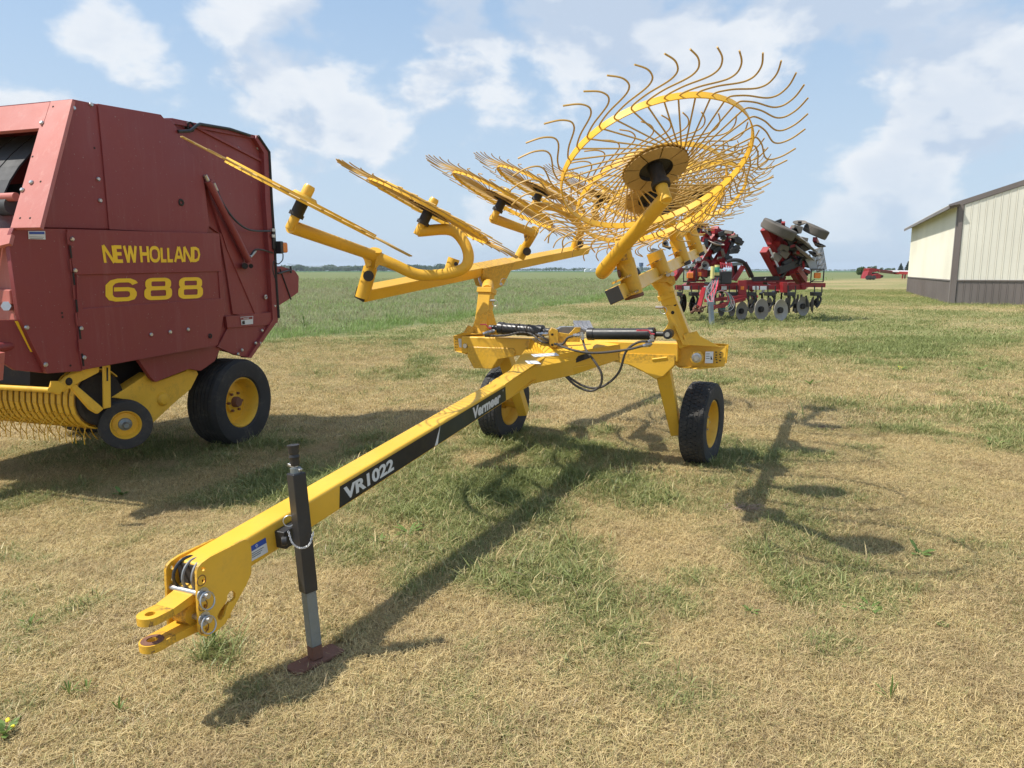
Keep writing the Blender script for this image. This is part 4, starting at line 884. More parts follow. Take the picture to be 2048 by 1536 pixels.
# edge line of the near front corner
e_top, e_mid = bp(145, 198), bp(20, 457)
sl = (e_mid - e_top).normalized(); FNm = sl.cross(fx).normalized(); FNm = FNm if FNm.y < 0 else -FNm
def fp(u, v, off=0.): return onplane(u, v, e_top + FNm * off, FNm)
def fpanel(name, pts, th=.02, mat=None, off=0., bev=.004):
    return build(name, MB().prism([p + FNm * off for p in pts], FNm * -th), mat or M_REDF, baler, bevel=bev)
ft0 = fp(145, 198); ft1 = ft0 + fx * W_
t1 = fp(78, 258); b1_ = fp(22, 395)
lo0 = bp(79, 456) ; lo0 = fp(79, 456)
# corner strip between opening and side
cs_in_t = fp(78, 255); cs_in_b = fp(20, 456)
fpanel('corner_panel', [fp(101, 202), ft0, fp(80, 455), cs_in_b, cs_in_t, fp(85, 253)], .03)
topb = [fp(100, 202), fp(84, 252), fp(78, 255), fp(0, 263), fp(0, 263) + fx * 1.4, fp(0, 212) + fx * 1.4]
u0 = fp(100, 202); ex_ = (fp(0, 263) - fp(78, 255)).normalized()
fpanel('top_panel', [u0, fp(84, 252), fp(78, 256), fp(78, 256) + fx * 1.9, u0 + fx * 1.95], .03, off=-.003)
lowb = fp(80, 455)
fpanel('lower_band', [fp(24, 458), fp(20, 455), fp(20, 455) + fx * 2.0, fp(20, 455) + fx * 2.0 + sl * .25, fp(0, 486) + sl * .02, fp(17, 486)], .03, off=-.004)
# belts inside the opening
bc = [fp(78, 258, -.28), fp(40, 350, -.20)]
for i in range(9):
    a = fp(62, 262, -.16) + fx * (.0 + .20 * i); rr = []
    for k in range(8):
        t = k / 7; rr.append(a + sl * (.95 * t - .05) + FNm * (-.10 + .13 * math.sin(t * 2.6)))
    mb = MB(); 
    for p, q in zip(rr, rr[1:]): mb.beam(p, q, .184, .012, up=FNm)
    build('belt', mb, M_BELT, baler)
build('cross_roller', MB().cyl(fp(22, 394, -.03) - fx * .05, fp(22, 394, -.03) + fx * 2.0, .030, 16), M_REDF, baler)
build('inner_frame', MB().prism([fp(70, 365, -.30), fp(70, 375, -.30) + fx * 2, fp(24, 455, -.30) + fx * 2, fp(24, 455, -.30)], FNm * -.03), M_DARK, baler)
build('net_roll', MB().cyl(fp(26, 412, -.08) - fx * .0, fp(26, 412, -.08) + fx * 1.8, .065, 20), M_BELT, baler)
build('light_roll', MB().lathe([(.001, 0), (.10, 0), (.10, 1.8), (.001, 1.8)], fp(10, 432, -.13), fx, 28), M_FOAM, baler)
build('light_roll', MB().lathe([(.001, 0), (.075, 0), (.075, 1.8), (.001, 1.8)], fp(5, 462, -.10), fx, 28), M_GREYP, baler)
# side panels
bpanel('front_side_panel', [(145, 198), (194, 208), (200, 250), (207, 340), (217, 458), (76, 455)], .0, .03)
bpanel('upper_door', [(196, 207), (322, 229), (328, 236), (345, 241), (357, 262), (405, 340), (412, 390), (419, 452), (413, 468), (219, 459), (205, 300)], .012, .04)
bpanel('tailgate', [(330, 236), (345, 236), (514, 271), (537, 304), (541, 400), (549, 530), (556, 640), (503, 715), (440, 700), (420, 660), (400, 480), (360, 300)], -.05, .05)
bpanel('gate_edge', [(514, 270), (537, 302), (541, 400), (550, 530), (556, 641), (503, 716), (497, 715), (546, 640), (540, 530), (531, 400), (528, 306), (511, 278)], .0, .10, bev=.003)
bpanel('gate_rib', [(396, 258), (398, 253), (530, 322), (531, 328)], -.03, .02)
bpanel('gate_top_band', [(395, 246), (514, 271), (511, 275), (470, 268), (395, 253)], -.035, .03, M_BLK)
bpanel('lower_front_panel', [(27, 456), (134, 458), (140, 530), (150, 640), (158, 700), (165, 742), (95, 747), (65, 690), (38, 630), (17, 482)], .03, .04)
lsp = bpanel('lower_side_panel', [(134, 458), (439, 467), (444, 530), (449, 598), (452, 610), (436, 690), (165, 740), (158, 700), (150, 640), (140, 530)], .028, .04)
build('side_step', MB().prism([bp(u, v, .034) for u, v in ((154, 550), (156, 553), (165, 617), (163, 618))], BN * .004), M_RED, lsp)
def raised(name, px, off, th, par): return build(name, MB().prism([bp(u, v, off) for u, v in px], BN * -th), M_RED, par, bevel=.004)
raised('pressed_frame', [(134, 458), (438, 467), (443, 543), (153, 550), (148, 547)], .040, .014, lsp)
raised('pressed_frame', [(153, 550), (158, 551), (166, 617), (449, 596), (452, 609), (436, 690), (166, 739), (158, 700)], .040, .014, lsp)
raised('pressed_frame', [(443, 543), (448, 597), (441, 598), (437, 543)], .038, .014, lsp)
bpanel('gate_arm', [(418, 452), (448, 470), (520, 632), (512, 636), (466, 628), (456, 560), (440, 468)], -.03, .03)
bpanel('gate_brace', [(408, 354), (415, 354), (470, 470), (525, 630), (512, 632), (455, 500)], -.02, .05, M_RED)
bpanel('latch_panel', [(452, 633), (556, 623), (556, 645), (543, 650), (455, 656)], -.015, .05)
bpanel('tail_lower_panel', [(438, 690), (456, 655), (545, 648), (503, 716), (470, 710), (435, 694)], -.03, .03)
bpanel('drive_shield', [(272, 712), (436, 688), (440, 700), (430, 722), (402, 742), (378, 738), (312, 764), (302, 756)], -.05, .04)
build('tail_light_bracket', MB().prism([bp(u, v, -.06) for u, v in ((552, 535), (562, 532), (590, 541), (598, 553), (597, 585), (576, 600), (557, 612))], BN * -.35), M_RED, baler, bevel=.006)
build('hinge_strap', MB().beam(bp(560, 538, -.055), bp(582, 599, -.055), .010, .012, up=BN), M_DARK, baler)
build('latch_rod', MB().cyl(bp(556, 547, -.04), bp(582, 540, -.04), .010, 8).cyl(bp(581, 532, -.04), bp(582, 546, -.04), .012, 8), M_BLK, baler)
# hydraulic cylinder, hoses
cyl = build('gate_cylinder', MB().cyl(bp(416, 362, .03), bp(497, 522, .02), .034, 18), M_RED, baler)
build('cylinder_cap', MB().cyl(bp(410, 350, .03), bp(416, 362, .03), .018, 10), M_STEEL, cyl)
build('gate_hose', MB().tube(bez([bp(431, 372, .03), bp(445, 405, .05), bp(470, 440, .06), bp(500, 460, .05), bp(540, 462, .03)], 6), .010, 7), M_BLK, baler)
build('gate_hose', MB().tube(bez([bp(500, 513, .03), bp(510, 500, .05), bp(525, 500, .05), bp(545, 506, .02)], 6), .009, 7), M_BLK, baler)
for a, b in (((427, 366), (434, 382)), ((500, 514), (511, 501))): build('hose_fitting', MB().cyl(bp(*a, .03), bp(*b, .03), .016, 8), M_STEEL, baler)
build('cylinder_pin', MB().cyl(bp(490, 532, .0), bp(490, 532, .05), .03, 12).cyl(bp(502, 532, .0), bp(502, 532, .05), .022, 12), M_DARK, baler)
build('edge_seal', MB().tube([bp(516, 272, .0), bp(538, 304, .0), bp(543, 400, .0), bp(549, 490, .0), bp(552, 560, 0.), bp(557, 636, .0)], .016, 8), M_DARK, baler)
build('top_seal', MB().tube([bp(356, 263, .02), bp(380, 262, .02), bp(395, 250, .02), bp(400, 248, .0), bp(460, 258, .0), bp(500, 271, .0)], .014, 8), M_BLK, baler)
build('top_bushing', MB().lathe([(.028, 0), (.045, 0), (.045, .03), (.028, .03), (.028, 0)], bp(377, 254, -.045), BN, 16), M_DARK, baler)
for (u, v, r_) in ((362, 405, .030), (420, 672, .022), (531, 594, .024), (544, 636, .038)):
    build('grommet', MB().lathe([(r_ * .4, .004), (r_ * .6, .010), (r_, .008), (r_ * 1.05, 0)], bp(u, v, .012 if u < 400 else .042 if u < 430 else -.03), BN, 18), M_DARK if u != 531 else M_STEEL, baler)
# amber lamp
lp_ = bp(562, 495, .03)
lamp = build('amber_lamp', MB().box(lp_, .12, .10, .11, Matrix((BD, BN, BZ)).transposed()), M_ORANGE, baler, bevel=.02, seg=3)
build('lamp_base', MB().box(bp(552, 495, .0), .05, .16, .13, Matrix((BD, BN, BZ)).transposed()), M_BLK, baler, bevel=.01)
build('lamp_wire', MB().tube(bez([bp(566, 508, .05), bp(565, 520, .07), bp(556, 528, .05), bp(548, 522, .03), bp(546, 540, .03), bp(550, 556, .03)], 5), .006, 6), M_BLK, baler)
for v in (460, 472): build('hose_clip', MB().box(bp(546, v, .02), .05, .02, .03, Matrix((BD, BN, BZ)).transposed()), M_STEEL, baler)
build('hose_bundle', MB().box(bp(546, 478, .0), .05, .05, .22, Matrix((BD, BN, BZ)).transposed()), M_BLK, baler, bevel=.012)
# bolts
bm_ = mesh_of('bolt', MB().lathe([(1e-4, .012), (.012, .012), (.017, .006), (.018, 0)], (0, 0, 0), (0, 0, 1), 8), M_STEEL)
def bolts(lst, off, n=BN, fn=bp):
    for u, v in lst:
        p = fn(u, v, off); z = n; x = z.cross(BZ).normalized(); y = z.cross(x)
        inst('bolt', bm_, baler, Matrix.Translation(p) @ Matrix((x, y, z)).transposed().to_4x4())
bolts([(147, 216), (182, 209), (114, 328), (196, 358), (200, 401), (81, 443)], .002)
bolts([(144, 478), (150, 541), (162, 657), (168, 715), (302, 669), (340, 664), (376, 659)], .042)
bolts([(53, 655), (91, 729)], .032); bolts([(342, 246), (367, 250), (515, 296), (530, 317), (476, 297)], -.048)
bolts([(524, 661), (511, 686), (520, 686), (484, 700), (476, 708), (550, 558), (549, 612)], -.01)
bolts([(84, 246), (45, 380), (63, 365)], .002, FNm, fp)
bh_ = mesh_of('bolt_hole', MB().lathe([(1e-4, .001), (.008, .001), (.008, 0)], (0, 0, 0), (0, 0, 1), 8), M_DARK)
for u, v in ((61, 363), (81, 363), (40, 436), (60, 436), (106, 213), (65, 313)):
    p = fp(u, v, .001); z = FNm; x = z.cross(BZ).normalized(); y = z.cross(x); inst('bolt_hole', bh_, baler, Matrix.Translation(p) @ Matrix((x, y, z)).transposed().to_4x4())
for u, v in ((124, 626), (125, 634), (141, 731), (189, 296)):
    p = bp(u, v, .032 if v > 400 else .002); z = BN; x = z.cross(BZ).normalized(); y = z.cross(x); inst('bolt_hole', bh_, baler, Matrix.Translation(p) @ Matrix((x, y, z)).transposed().to_4x4())
# piano hinge on the panel joint
for i in range(10):
    v0 = 464 + 27 * i; 
    f = lambda v: 134 + (v - 458) * .112
    build('hinge_knuckle', MB().prism([bp(f(v0) - 3 + (i % 2) * 3.5, v0, .043), bp(f(v0) + (i % 2) * 3.5, v0, .043), bp(f(v0 + 25) + (i % 2) * 3.5, v0 + 25, .043), bp(f(v0 + 25) - 3 + (i % 2) * 3.5, v0 + 25, .043)], BN * .005), M_DARK if i % 2 else M_RED, baler)
# lettering NEW HOLLAND : strokes in a box of letter units, mapped on the panel
Otl, Otr, Obl, Obr = bp(203, 490, .0425), bp(400, 494, .0425), bp(208, 526, .0425), bp(400, 524, .0425)
def mapq(tl, tr, bl, br, w, h):
    def fn(x, y, lift): a = x / w; b = y / h; return bl.lerp(br, a).lerp(tl.lerp(tr, a), b) + BN * lift
    return fn
LET = {'N': (.9, [[(0, -.1), (0, 1.1), ], [(0, 1.1), (.86, -.1)], [(.9, -.1), (.9, 1.1)]]),
       'E': (.62, [[(.62, 1), (0, 1), (0, 0), (.62, 0)], [(0, .52), (.55, .52)]]),
       'W': (1.15, [[(0, 1.1), (.27, -.1)], [(.27, -.1), (.575, 1.1)], [(.575, 1.1), (.88, -.1)], [(.88, -.1), (1.15, 1.1)]]),
       'H': (.72, [[(0, -.1), (0, 1.1)], [(.72, -.1), (.72, 1.1)], [(0, .52), (.72, .52)]]),
       'O': (.92, None), 'L': (.52, [[(0, 1), (0, 0), (.52, 0)]]),
       'A': (.95, [[(0, -.1), (.44, 1.1)], [(.51, 1.1), (.95, -.1)], [(.16, .28), (.8, .28)]]),
       'D': (.74, None)}
mbL = MB(); xx = .13; seq = 'NEW HOLLAND'; gaps = {'N': .22, 'E': .26, 'W': .24, 'H': .30, 'O': .30, 'L': .24, 'A': .20, 'D': .1}
tot = sum((LET[c][0] + gaps[c]) if c != ' ' else .28 for c in seq) + .13; fnL = mapq(Otl, Otr, Obl, Obr, tot, 1.24); k = 0
for c in seq:
    if c == ' ': xx += .28; continue
    wl, st = LET[c]
    if c == 'O': ribbon(mbL, [(a + xx, b + .12) for a, b in rrect(0, 0, wl, 1, .40, 6)], .25, fnL, True, .001 * 0 + .0004 * k)
    elif c == 'D': ribbon(mbL, [(xx, .12), (xx, 1.12), (xx + .30, 1.12), (xx + .60, 1.0), (xx + .74, .62), (xx + .60, .24), (xx + .30, .12)], .25, fnL, True, .0004)
    else:
        for j_, s_ in enumerate(st): ribbon(mbL, [(a + xx, b + .12) for a, b in s_], .25, fnL, False, .0004 * j_ + .0002 * k)
    xx += wl + gaps[c]; k = (k + 1) % 2
build('maker_lettering', mbL, M_DECALY, lsp)
# numerals 688, wide and squared
mb6 = MB(); Ntl, Ntr, Nbl, Nbr = bp(211, 557, .0300), bp(405.5, 554, .0300), bp(211, 604, .0300), bp(405.5, 596, .0300)
fn6 = mapq(Ntl, Ntr, Nbl, Nbr, 9.3, 2.9)
WX, WY = (.58, .50), None
for x0, dg in ((0, '6'), (3.35, '8'), (6.65, '8')):
    w_ = 2.65; x1 = x0 + .29; x2 = x0 + w_ - .29
    if dg == '8':
        ribbon(mb6, rrect(x1 + .08, 1.56, x2 - .08, 2.65, .38), (.58, .46), fn6, True, .0010); ribbon(mb6, rrect(x1, .25, x2, 1.52, .42), (.60, .50), fn6, True, .0014)
    else:
        ribbon(mb6, [(x2 + .15, 2.15), (x2, 2.40), (x2 - .35, 2.62), (x1 + .75, 2.62), (x1 + .30, 2.45), (x1, 2.0), (x1, .8), (x1 + .2, .4), (x1 + .6, .25), (x2 - .5, .25), (x2 - .12, .40), (x2, .72), (x2, 1.05), (x2 - .15, 1.40), (x2 - .5, 1.52), (x1 + .4, 1.52)], (.60, .50), fn6, False, .0010)
build('model_numerals', mb6, M_DECALY, lsp)
# stickers
def bstick(px, off, mat, name='sticker', par=None): return build(name, MB().prism([bp(u, v, off) for u, v in px], BN * .001), mat, par or baler)
a = bstick([(56, 462), (90, 462), (91, 479), (57, 478)], .033, M_WHITE); bstick([(58, 463.5), (88.5, 463.5), (89, 468.5), (58.5, 468.5)], .0345, M_BLUE, 'sticker_band', a)
bstick([(59, 473), (88, 474), (88, 474.8), (59, 473.8)], .0345, M_GREYP, 'sticker_print', a); bstick([(60, 476), (86, 476.6), (86, 477.6), (60, 477.2)], .0345, M_GREYP, 'sticker_print', a)
a = bstick([(481, 634), (506, 632), (506, 648), (483, 650)], -.010, M_WHITE); bstick([(482, 635), (505, 633), (505, 638), (482, 640)], -.0085, M_RED, 'sticker_band', a)
put_text('warning_lettering', 'DANGER', M_WHITE, a, bp(487, 638.6, -.0072), BD, BZ, .085, .014, bold=.02)
bstick([(484, 643), (489, 641), (490, 648), (485, 649)], -.0085, M_DECALB, 'sticker_pictogram', a)
# lower left: shaded front shields seen obliquely
def g3(u, v, Y): return at(u, v, Y)
build('front_shield', MB().prism([g3(27, 457, 4.98), g3(17, 486, 4.95), g3(33, 640, 4.95), g3(0, 640, 5.15), g3(-60, 640, 5.5), g3(-60, 468, 5.5), g3(0, 458, 5.15)], BD * .05), M_REDF, baler, bevel=.006)
build('shield_lip', MB().beam(g3(28, 594, 4.93), g3(-60, 586, 5.45), .05, .10, up=BZ), M_REDF, baler, bevel=.01)
build('side_skirt', MB().prism([bp(u, v, -.01) for u, v in ((-6, 640), (36, 640), (66, 692), (97, 747), (30, 740), (10, 728), (-6, 700))], BN * -.03), M_RED, baler, bevel=.004)
build('yellow_stripe', MB().prism([bp(u, v, -.009) for u, v in ((29, 642), (40, 642), (71, 704), (61, 704))], BN * .002), M_DECALY, baler)
build('support_bar', MB().cyl(g3(32, 690, 4.95), g3(-10, 696, 4.7), .032, 16).lathe([(.03, .0), (.05, .01), (.05, .05), (.03, .06)], g3(32, 690, 4.97), Vector((-.6, -.8, 0)), 16), M_RED, baler)
build('hex_bolt', MB().cyl(g3(12, 612, 4.92), g3(22, 613, 4.98), .035, 6), M_STEEL, baler)
build('light_lever', MB().beam(g3(0, 705, 4.6), g3(-4, 760, 4.6), .05, .03), M_REDF, baler)
# wheels
tyc = tc_ - BN * .17
big = tyre_parts(baler, tyc, BN, .440, .34, .252, M_OLDY, M_RUB, ribs=6, hub=False)
build('hub', MB().lathe([(.001, .10), (.045, .10), (.055, .08), (.055, .0)], tyc, BN, 20), M_RUST, big)
for i in range(6):
    a = 2 * math.pi * i / 6; p = tyc + (BD * math.cos(a) + BZ * math.sin(a)) * .095
    build('wheel_nut', MB().cyl(p + BN * .02, p + BN * .065, .014, 6), M_RUST, big)
far_c = tyc - BN * 1.85
tyre_parts(baler, far_c, -BN, .440, .36, .235, M_OLDY, M_RUB, ribs=6)
gw = at(250, 848, 5.72)
gax = Vector((.60, -.80, 0)).normalized()
gwh = tyre_parts(baler, gw, gax, .203, .13, .116, M_OLDY, M_RUB, hub=False)
build('hub_bolt', MB().lathe([(.001, .085), (.020, .085), (.024, .07), (.024, .03), (.05, .02), (.055, .0)], gw, gax, 16), M_GALV, gwh)
# yellow axle arm and pickup frame
def yb(u, v, off): return bp(u, v, off)
def ypl(name, px, off, th, mat=None): return build(name, MB().prism([bp(u, v, off) for u, v in px], BN * -th), mat or M_OLDY, baler, bevel=.006)
ax_arm = ypl('axle_arm', [(224, 795), (300, 745), (312, 764), (372, 742), (376, 726), (385, 724), (397, 748), (382, 778), (350, 805), (304, 848), (290, 830), (262, 800)], -.10, .12)
build('arm_boss', MB().lathe([(.001, .03), (.045, .025), (.06, .01), (.062, 0)], bp(325, 798, -.10), BN, 20), M_OLDY, ax_arm)
ypl('lift_strap', [(208, 730), (221, 730), (222, 815), (209, 818)], -.02, .02)
ypl('lift_arm', [(118, 770), (135, 752), (200, 728), (198, 745), (150, 770), (128, 784)], .0, .03)
ypl('lift_arm', [(140, 772), (150, 767), (200, 810), (208, 818), (196, 828), (182, 820)], -.01, .03)
ypl('pivot_tab', [(100, 778), (104, 762), (118, 762), (135, 772), (124, 784), (118, 790), (102, 784)], .01, .02)
build('pivot_bolt', MB().lathe([(.001, .012), (.02, .012), (.028, .004), (.03, 0)], bp(138, 763, .002), BN, 14), M_DARK, baler)
build('strap_slot', MB().prism([bp(u, v, -.019) for u, v in ((213, 735), (216, 735), (216, 762), (213, 762))], BN * .002), M_DARK, baler)
build('guard_bar', MB().cyl(bp(100, 780, .02), bp(100, 780, .02) - BN * 2.0 - BD * .1, .020, 12), M_OLDY, baler)
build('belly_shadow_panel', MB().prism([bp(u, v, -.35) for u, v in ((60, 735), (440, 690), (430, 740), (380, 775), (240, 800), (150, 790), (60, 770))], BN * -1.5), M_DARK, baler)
# pickup: ribbed strippers with spring tines
pc = bp(196, 797, -.16)
bands = 29
for i in range(bands):
    c = pc - BN * (i * .064)
    mb = MB(); pts = []
    for k in range(15):
        a = R(-110 + 250 * k / 14 + 90); pts.append(c + (-BD * math.sin(a - R(90)) * 0 + BD * (-math.cos(a - R(90) + R(0)) * .24)) + BZ * (math.sin(a - R(90)) * .24))
    for p, q in zip(pts, pts[1:]): mb.beam(p, q, .040, .010, up=(p - c).normalized())
    build('stripper_band', mb, M_OLDY, baler)
build('pickup_drum', MB().cyl(pc + BN * .02, pc - BN * (bands * .064), .205, 28), M_DIRTY, baler)
build('pickup_end', MB().lathe([(.001, .02), (.20, .02), (.215, .0), (.215, -.02)], pc + BN * .03, BN, 32), M_DARK, baler)
pt_me = mesh_of('pickup_tine', MB().tube(bez([(0, 0, 0), (.0, .0, -.10), (-.012, 0, -.16), (-.045, 0, -.215)], 4), .0035, 5), M_OLDY)
for i in range(26):
    for j_ in range(4):
        c = pc - BN * (i * .070 + .017 * j_) ; a = R((-95, -60, -128, -20)[j_] + random.uniform(-5, 5))
        rd = BD * (math.cos(a)) * -1 + BZ * math.sin(a); x = rd.cross(BN); 
        Mx = Matrix((x, BN, -rd)).transposed().to_4x4(); inst('pickup_tine', pt_me, baler, Matrix.Translation(c + rd * .16) @ Mx)
build('tongue', MB().beam(pc + BD * -.2 - BN * 1.0 + BZ * .15, pc - BD * 2.4 - BN * 1.0 + BZ * .1, .15, .12), M_RED, baler, bevel=.008)
# roof and far side
build('roof_panel', MB().prism([ft0 - BN * .02, bp(330, 236) - BN * .02, bp(514, 271) - BN * .02, bp(514, 271) + BACK, bp(330, 236) + BACK, ft0 + BACK], (0, 0, -.03)), M_RED, baler)
build('far_side_panel', MB().prism([bp(u, v) + BACK for u, v in ((145, 199), (330, 234), (514, 271), (537, 304), (556, 640), (503, 715), (165, 740), (95, 747), (22, 455))], BN * -.04), M_RED, baler)
build('rear_panel', MB().prism([bp(537, 304, -.06), bp(537, 304) + BACK, bp(556, 640) + BACK, bp(556, 640, -.06)], BD * -.03), M_RED, baler)

# ================================================================== MACHINE SHED
shed_c = gnd(1900, 608); shed_c.z = 0
WL = Vector((.40, .9165, 0)); GW = Vector((.9165, -.40, 0)); HB, HE = 1.13, 4.72
shed = empty('machine_shed', tuple(shed_c), 'cream steel machine shed with brown wainscot and brown corner trim', 'shed')
LW, GL, SL = 20.5, 22.0, .345
def sp(a, b, z, out=0.): return shed_c + WL * a + GW * b + BZ * z
def roofz(b): return HE + SL * min(b, GL - b)
rib_me = {}
def strip(name, b0_, b1_, z0, zf, mat, out):
    """one ribbed siding sheet of the gable end, between two seams"""
    o_ = -WL * out; m = MB(); g_ = .005
    a, b, c, d = sp(0, b0_ + g_, z0) + o_, sp(0, b1_ - g_, z0) + o_, sp(0, b1_ - g_, zf(b1_)) + o_, sp(0, b0_ + g_, zf(b0_)) + o_
    m.prism([a, b, c, d], WL * .02)
    rb = b0_ + .025; m.prism([sp(0, rb, z0) + o_, sp(0, rb + .03, z0) + o_, sp(0, rb + .03, zf(rb)) + o_, sp(0, rb, zf(rb)) + o_], -WL * .013)
    return build(name, m, mat, shed)
nS = int(GL / .29)
for i in range(nS):
    b0_ = .20 + .29 * i; b1_ = b0_ + .29
    if b1_ > GL - .1: break
    strip('siding_sheet', b0_, b1_, HB + .02, lambda b: roofz(b) - .12, M_CREAM, .02)
    strip('wainscot_sheet', b0_, b1_, .02, lambda b: HB - .03, M_BROWN, .02)
mw = MB(); mw2 = MB()
mw.prism([sp(0, 0, HB) - GW * .01, sp(LW, 0, HB) - GW * .01, sp(LW, 0, HE) - GW * .01, sp(0, 0, HE) - GW * .01], GW * .05)
mw2.prism([sp(0, 0, 0) - GW * .02, sp(LW, 0, 0) - GW * .02, sp(LW, 0, HB) - GW * .02, sp(0, 0, HB) - GW * .02], GW * .05)
for i in range(int(LW / .29)):
    a = .15 + .29 * i
    mw.box(sp(a, 0, (HB + HE) / 2) - GW * .018, .02, .03, HE - HB, Matrix((GW, WL, BZ)).transposed()); mw2.box(sp(a, 0, HB / 2) - GW * .028, .02, .03, HB, Matrix((GW, WL, BZ)).transposed())
build('side_wall', mw, M_CREAM, shed); build('side_wainscot', mw2, M_BROWN, shed)
build('wall_core', MB().prism([sp(.06, .06, 0), sp(.06, GL, 0), sp(.06, GL, HE - .1), sp(.06, GL / 2, HE + SL * GL / 2 - .1), sp(.06, .06, HE - .1)], WL * (LW - .1)), M_CREAM, shed)
build('corner_trim', MB().box(sp(0, .08, HE / 2 - .02) - WL * .045, .20, .05, HE - .1, Matrix((GW, WL, BZ)).transposed()).box(sp(.08, 0, HE / 2 - .02) - GW * .045, .05, .20, HE - .1, Matrix((GW, WL, BZ)).transposed()), M_BROWN, shed)
build('wainscot_trim', MB().box(sp(0, GL / 2, HB) - WL * .045, GL, .03, .06, Matrix((GW, WL, BZ)).transposed()), M_BROWN, shed)
build('wainscot_trim', MB().box(sp(LW / 2, 0, HB) - GW * .045, .03, LW, .06, Matrix((GW, WL, BZ)).transposed()), M_BROWN, shed)
for sgn, bb in ((1, -.45), (-1, GL + .45)):
    e = sp(-.05, bb, HE - SL * .45 + .06); rg = sp(-.05, GL / 2, HE + SL * GL / 2 + .06)
    build('roof', MB().prism([e, rg, rg + BZ * .06, e + BZ * .06], WL * (LW + .3)), M_CREAM, shed)
    build('rake_trim', MB().prism([e - WL * .02 - BZ * .16, rg - WL * .02 - BZ * .16, rg - WL * .02 + BZ * .08, e - WL * .02 + BZ * .08], WL * .04), M_BROWN, shed)
build('eave_trim', MB().box(sp(LW / 2, -.46, HE - SL * .45 + .0), .04, LW + .7, .16, Matrix((GW, WL, BZ)).transposed()), M_BROWN, shed)
build('soffit', MB().prism([sp(-.33, -.44, HE - .10), sp(-.33, 0, HE - .02), sp(LW + .33, 0, HE - .02), sp(LW + .33, -.44, HE - .10)], BZ * -.01), M_BROWN, shed)

# ================================================================== DISC HARROW
hy = 23.0
harrow = empty('disc_harrow', tuple(gnd(1500, 640)), 'red folding disc harrow with raised wings, dusty tyres and steel discs', 'disc harrow')
def hb_(name, px, Y, th, mat=None, par=None): return build(name, MB().prism([at(u, v, Y) for u, v in px], Vector((0, th, 0))), mat or M_HRED, par or harrow)
def hz(u, v): return 1320 + u / 5.689, 420 + v / 5.689           # detail-view coordinates of the harrow
def hbar(name, a, b, Y0, Y1, w, h, mat=None): return build(name, MB().beam(at(*hz(*a), Y0), at(*hz(*b), Y1), w, h), mat or M_HRED, harrow)
def hbox(name, x0, y0, x1, y1, Y, dep, mat=None):
    return build(name, MB().prism([at(*hz(x0, y0), Y), at(*hz(x1, y0), Y), at(*hz(x1, y1), Y), at(*hz(x0, y1), Y)], Vector((0, dep, 0))), mat or M_HRED, harrow, bevel=.01)
def hdisc(x, y, rpx, Y, ax_v, mat=None, name='disc', notch=False):
    c = at(*hz(x, y), Y); r_ = rpx / 5.689 * Y / F
    prof = [(r_, .0), (r_ * .98, .012), (r_ * .7, -.035), (r_ * .35, -.06), (.001, -.065)]
    o = build(name, MB().lathe(prof + [(r_ * .35, -.075), (r_ * .7, -.05), (r_, -.0)], c, ax_v, 30), mat or M_DUSTY, harrow)
    build('disc_hub', MB().cyl(c - Vector(ax_v).normalized() * .10, c + Vector(ax_v).normalized() * .03, r_ * .28, 12), M_DARK, o)
    return o
# toolbars
hbar('front_toolbar', (180, 880), (1640, 880), hy, hy + .3, .16, .15); hbar('front_toolbar', (1600, 850), (1870, 855), hy + .2, hy + .3, .14, .14)
hbar('rear_toolbar', (300, 850), (1700, 845), hy + 2.6, hy + 2.8, .16, .15); hbar('upper_rail', (960, 810), (1530, 805), hy + .6, hy + .8, .10, .08)
hbar('upper_rail', (310, 800), (510, 805), hy + .4, hy + .4, .12, .06)
for x in (260, 560, 920, 1400, 1640): hbar('frame_rail', (x, 880), (x + 40, 850), hy + .1, hy + 2.7, .12, .12)
hbox('centre_tower_plate', 895, 800, 985, 1000, hy - .2, .10); hbox('centre_tower_plate', 1400, 820, 1450, 940, hy - .1, .3)
hbox('yellow_reflector', 918, 868, 958, 908, hy - .215, .01, M_ORANGE)
for x0, x1, m_ in ((272, 338, M_WHITE), (500, 545, M_WHITE), (700, 760, M_WHITE), (1055, 1125, M_WHITE), (1140, 1215, M_WHITE)): hbox('label_plate', x0, 866, x1, 908, hy - .10, .01, m_)
for x in (215, 400, 830, 1050, 1270, 1500, 1800):
    hbox('gang_clamp', x - 45, 935, x + 45, 978, hy - .15, .35, M_BLK); hbar('clamp_bolt', (x - 42, 860), (x - 42, 940), hy - .12, hy - .12, .03, .03, M_BLK); hbar('clamp_bolt', (x + 42, 860), (x + 42, 940), hy - .12, hy - .12, .03, .03, M_BLK)
    build('c_spring', MB().tube(bez([at(*hz(x, 960), hy), at(*hz(x + 30, 1010), hy), at(*hz(x + 10, 1070), hy), at(*hz(x - 20, 1110), hy)], 4), .035, 8), M_BLK, harrow)
dax = Vector((.52, -.85, .05))
for x, y, r_, Y in ((930, 1150, 108, hy - .2), (1155, 1130, 120, hy - .4), (1375, 1140, 122, hy - .5), (1630, 1095, 110, hy + .2)): hdisc(x, y, r_, Y, dax if x != 930 else Vector((.6, -.8, 0)))
for x, y, r_, Y in ((1040, 1090, 88, hy + .9), (1240, 1080, 85, hy + 1.0), (1440, 1080, 85, hy + 1.1), (1550, 1090, 85, hy + 1.3), (700, 1120, 90, hy + 1.), (820, 1120, 90, hy + 1.1)): hdisc(x, y, r_, Y, Vector((.75, -.66, 0)), M_MUD if x > 1500 else M_DUSTY)
for x, y, r_ in ((270, 1060, 105), (370, 1080, 105), (450, 1090, 95)): hdisc(x, y, r_, hy + .4, Vector((.86, -.5, 0)), M_DARK)
